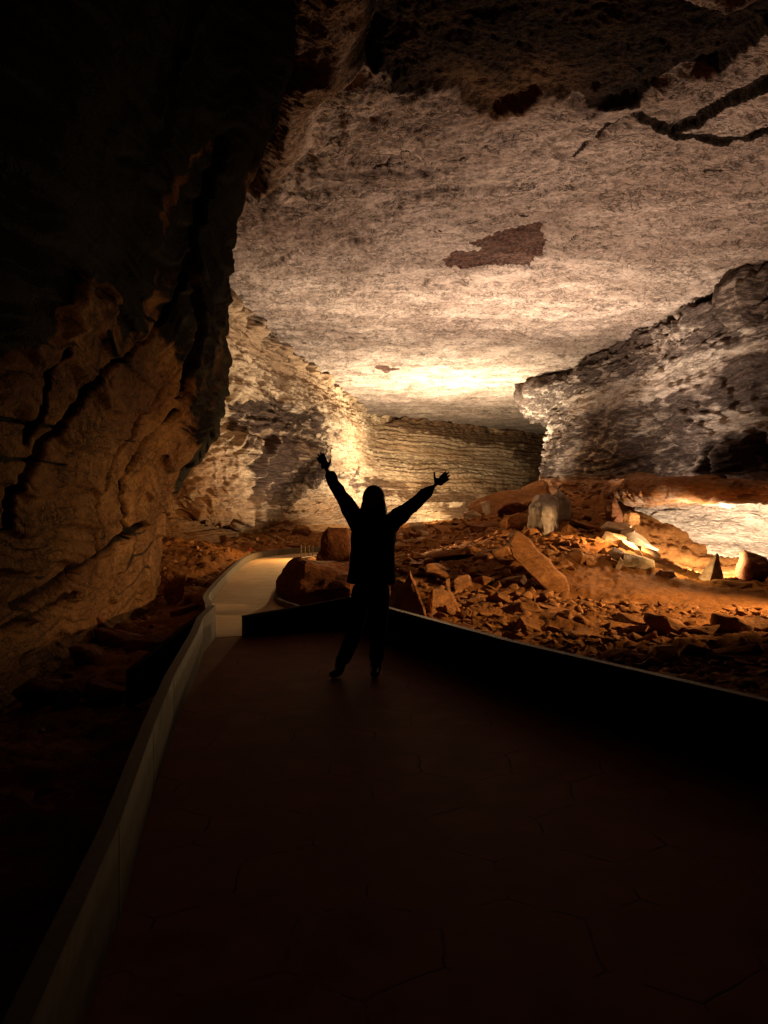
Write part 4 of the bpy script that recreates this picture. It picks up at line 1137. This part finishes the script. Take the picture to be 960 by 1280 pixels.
def join_remesh(meshes, voxel, name, smooth_it=4):
    bm = bmesh.new()
    for m in meshes: bm.from_mesh(m)
    me = bpy.data.meshes.new(name); bm.to_mesh(me); bm.free()
    o = bpy.data.objects.new('tmp', me); COL.objects.link(o)
    rm = o.modifiers.new('r', 'REMESH'); rm.mode = 'VOXEL'; rm.voxel_size = voxel; rm.use_smooth_shade = True
    if smooth_it:
        sm = o.modifiers.new('m', 'SMOOTH'); sm.iterations = smooth_it; sm.factor = 0.5
    dg = bpy.context.evaluated_depsgraph_get(); dg.update()
    out = bpy.data.meshes.new_from_object(o.evaluated_get(dg)); out.name = name
    bpy.data.objects.remove(o)
    out.materials.clear()
    return out

def ellipsoid(c, r, rot=(0, 0, 0), seg=24):
    bm = bmesh.new()
    bmesh.ops.create_uvsphere(bm, u_segments=seg, v_segments=seg // 2, radius=1)
    M = Matrix.Translation(c - ORG) @ Euler([R(a) for a in rot]).to_matrix().to_4x4() @ Matrix.Diagonal((*r, 1))
    bm.transform(M)
    me = bpy.data.meshes.new('e'); bm.to_mesh(me); bm.free(); return me

pelvis = B(464, 730); chest = B(466, 672); neck0 = B(467, 648); head0 = B(467, 630, -0.01)
shL = B(447, 655); elL = B(425, 617, 0.03); wrL = B(409, 588, -0.02)
shR = B(487, 655); elR = B(516, 632, 0.03); wrR = B(543, 607, -0.02)
hipL = B(452, 738); knL = B(443, 790, -0.02); anL = B(427, 833, 0.0)
hipR = B(476, 738); knR = B(473, 790, -0.02); anR = B(470, 834, 0.02)
bv = [pelvis, chest, neck0, head0, shL, elL, wrL, shR, elR, wrR, hipL, knL, anL, hipR, knR, anR]
be = [(0, 1), (1, 2), (2, 3), (1, 4), (4, 5), (5, 6), (1, 7), (7, 8), (8, 9), (0, 10), (10, 11), (11, 12), (0, 13), (13, 14), (14, 15)]
br = [(.13, .10), (.13, .10), .055, .06, .055, .042, .032, .055, .042, .032, .08, .055, .04, .08, .055, .04]
body_parts = [skin_mesh(bv, be, br)]
hc = B(467, 626, -0.02)
body_parts.append(ellipsoid(hc, (.075, .092, .112)))
body_parts.append(ellipsoid(hc + Vector((0, -.095, -.022)), (.013, .018, .024)))            # nose
body_parts.append(ellipsoid(hc + Vector((0, -.070, -.075)), (.042, .030, .032)))            # chin and jaw
body_parts.append(ellipsoid(hc + Vector((0, -.086, -.052)), (.024, .012, .007)))            # mouth
body_parts.append(ellipsoid(hc + Vector((0, -.078, .020)), (.055, .014, .010)))             # brow
for sgn in (-1, 1):
    body_parts.append(ellipsoid(hc + Vector((sgn * .076, .0, -.012)), (.010, .020, .030)))  # ears
def hand(wr, tip_dir, thumb_tip, spread_axis, curl):
    """palm plus four fingers of unequal length and a thumb that leaves the side of the palm"""
    out = []
    t = tip_dir.normalized(); s = spread_axis.normalized()
    pc = wr + t * 0.052
    out.append(skin_mesh([wr - t * .02, wr + t * .02, wr + t * .05, wr + t * .080], [(0, 1), (1, 2), (2, 3)], [(.026, .020), (.034, .017), (.040, .016), (.038, .013)]))
    # flatten is handled by explicit side lobes
    for off in (-.022, .022): out.append(ellipsoid(wr + t * .055 + s * off * .8, (.018, .015, .034) if abs(t.z) > .8 else (.030, .015, .022)))
    for k, (off, ln, ang) in enumerate(((.029, .080, .06), (.010, .094, .02), (-.010, .087, -.03), (-.029, .066, -.10))):
        b0 = wr + t * .080 + s * off; dr = (t + s * ang).normalized()
        j1 = b0 + dr * (ln * .48); j2 = j1 + (dr + curl * .25).normalized() * (ln * .32); j3 = j2 + (dr + curl * .5).normalized() * (ln * .26)
        out.append(skin_mesh([b0, b0 + dr * .012, j1, j2, j3], [(0, 1), (1, 2), (2, 3), (3, 4)], [.0118, .0115, .0108, .0100, .0084], 0, 1))
    b0 = wr + t * .030 + s * .026
    m = b0.lerp(thumb_tip, .5) + s * .008
    out.append(skin_mesh([wr + t * .02 + s * .01, b0, m, thumb_tip], [(0, 1), (1, 2), (2, 3)], [.016, .014, .0115, .0085], 0, 1))
    return out
cur = Vector((0, -0.35, 0.0))
tl = (B(398, 564) - wrL); body_parts += hand(wrL, tl, B(413.5, 573, -0.02), Vector((tl.z, 0, -tl.x)), cur)
tr = (B(562, 592) - wrR); body_parts += hand(wrR, tr, B(543, 589.5, -0.02), Vector((-tr.z, 0, tr.x)), cur)
person = thing('person', ORG)
bodym = join_remesh(body_parts, 0.0045, 'body', 2)
link('body', bodym, M_SKIN, person)
# coat: sleeves, trunk with a straight hem below the hips
def trunk(rings, seg=28, pw=2.6):
    bm = bmesh.new(); prev = None
    for (px_, z, hw, hd) in rings:
        cx_ = B(px_, 700).x - ORG.x
        c = []
        for k in range(seg):
            a_ = 2 * math.pi * k / seg; ca, sa = math.cos(a_), math.sin(a_)
            c.append(bm.verts.new((cx_ + hw * abs(ca) ** (2 / pw) * (1 if ca > 0 else -1), hd * abs(sa) ** (2 / pw) * (1 if sa > 0 else -1), z)))
        if prev:
            for k in range(seg): bm.faces.new((prev[k], prev[(k + 1) % seg], c[(k + 1) % seg], c[k]))
        else: bm.faces.new(c[::-1])
        prev = c
    bm.faces.new(prev)
    me = bpy.data.meshes.new('t'); bm.to_mesh(me); bm.free(); return me
HEM = B(465, 728).z
trk = trunk([(464, HEM, .210, .145), (464, HEM + .06, .206, .145), (465, 1.0, .196, .14), (466, 1.12, .190, .135), (466.5, 1.25, .190, .13), (467, 1.33, .185, .125), (467, 1.385, .155, .11), (467, 1.425, .12, .085), (467, 1.46, .07, .07)])
cv = [B(466, 690), B(466, 668), shL + Vector((.01, 0, .0)), elL, wrL.lerp(elL, .10), shR - Vector((.01, 0, 0)), elR, wrR.lerp(elR, .10)]
ce = [(0, 1), (1, 2), (2, 3), (3, 4), (1, 5), (5, 6), (6, 7)]
crr = [.11, (.12, .10), .088, .062, .044, .088, .062, .044]
coat = join_remesh([trk, skin_mesh(cv, ce, crr, 0)], 0.011, 'coat', 3)
# folds in the cloth
co = np.zeros(len(coat.vertices) * 3); coat.vertices.foreach_get('co', co); co = co.reshape(-1, 3)
nn = np.array([v.normal for v in coat.vertices])
co += nn * (0.010 * fbm(co * [7, 7, 4], 3, 500) + 0.006 * 1.6 * ridge(co * [9, 9, 5], 2, 501))[:, None]
coat.vertices.foreach_set('co', co.reshape(-1).astype(np.float32)); coat.update()
coat_o = link('coat', coat, M_COAT, person)
# worn lettering across the chest, too faint to read: short grey strokes
for (x, w_, h_) in ((453.5, 1.2, 1.6), (456.5, 1.3, 1.9), (461.5, .9, .5), (468, 1.4, .6), (474.5, 1.3, 2.4)):
    bm = bmesh.new()
    c = B(x, 656.5, 0) - ORG
    bmesh.ops.create_cube(bm, size=1, matrix=Matrix.Translation((c.x, -0.126, c.z)) @ Matrix.Diagonal((w_ * S, 0.02, h_ * S, 1)))
    bm_obj('chest_print', bm, M_PRINT, coat_o)
# trousers
tr_ = join_remesh([skin_mesh([B(464, 722), hipL, knL, anL + Vector((0, 0, .02)), hipR, knR, anR + Vector((0, 0, .02))], [(0, 1), (1, 2), (2, 3), (0, 4), (4, 5), (5, 6)], [(.14, .10), .100, .082, .066, .100, .082, .066])], 0.010, 'trousers', 3)
link('trousers', tr_, M_TROUSER, person)
# hood
hood_parts = [ellipsoid(hc + Vector((0, .035, .012)), (.104, .105, .132)), ellipsoid(hc + Vector((0, .03, -.085)), (.125, .085, .09)), ellipsoid(hc + Vector((-.07, -.01, -.07)), (.045, .06, .10)), ellipsoid(hc + Vector((.07, -.01, -.07)), (.045, .06, .10))]
hood = join_remesh(hood_parts, 0.008, 'hood', 3)
link('hood', hood, M_HAIR, person)
for sgn in (-1, 1):
    bm = bmesh.new(); bmesh.ops.create_uvsphere(bm, u_segments=12, v_segments=8, radius=.011)
    c = hc + Vector((sgn * .028, -.081, .004)) - ORG
    bm_obj('eye', bm, M_EYE, person, True, c)
# boots
for an, toe in ((anL, Vector((-.085, -.15, 0))), (anR, Vector((-.015, -.17, 0)))):
    a = Vector((an.x, an.y, 0))
    m = join_remesh([skin_mesh([a + Vector((0, .02, .20)), a + Vector((0, .02, .09)), a + toe * .35 + Vector((0, 0, .052)), a + toe * .8 + Vector((0, 0, .040)), a + toe + Vector((0, 0, .034))],
                               [(0, 1), (1, 2), (2, 3), (3, 4)], [.060, .056, (.050, .048), (.048, .036), (.034, .028)], 1)], 0.008, 'boot', 2)
    co = np.zeros(len(m.vertices) * 3); m.vertices.foreach_get('co', co); co = co.reshape(-1, 3)
    co[:, 2] = np.maximum(co[:, 2], 0.003)
    m.vertices.foreach_set('co', co.reshape(-1).astype(np.float32)); m.update()
    link('boot', m, M_BOOT, person)
tag(person, 'person in a black hooded coat standing on the walkway with both arms raised wide', 'person')
print('objects', len(SC.objects))
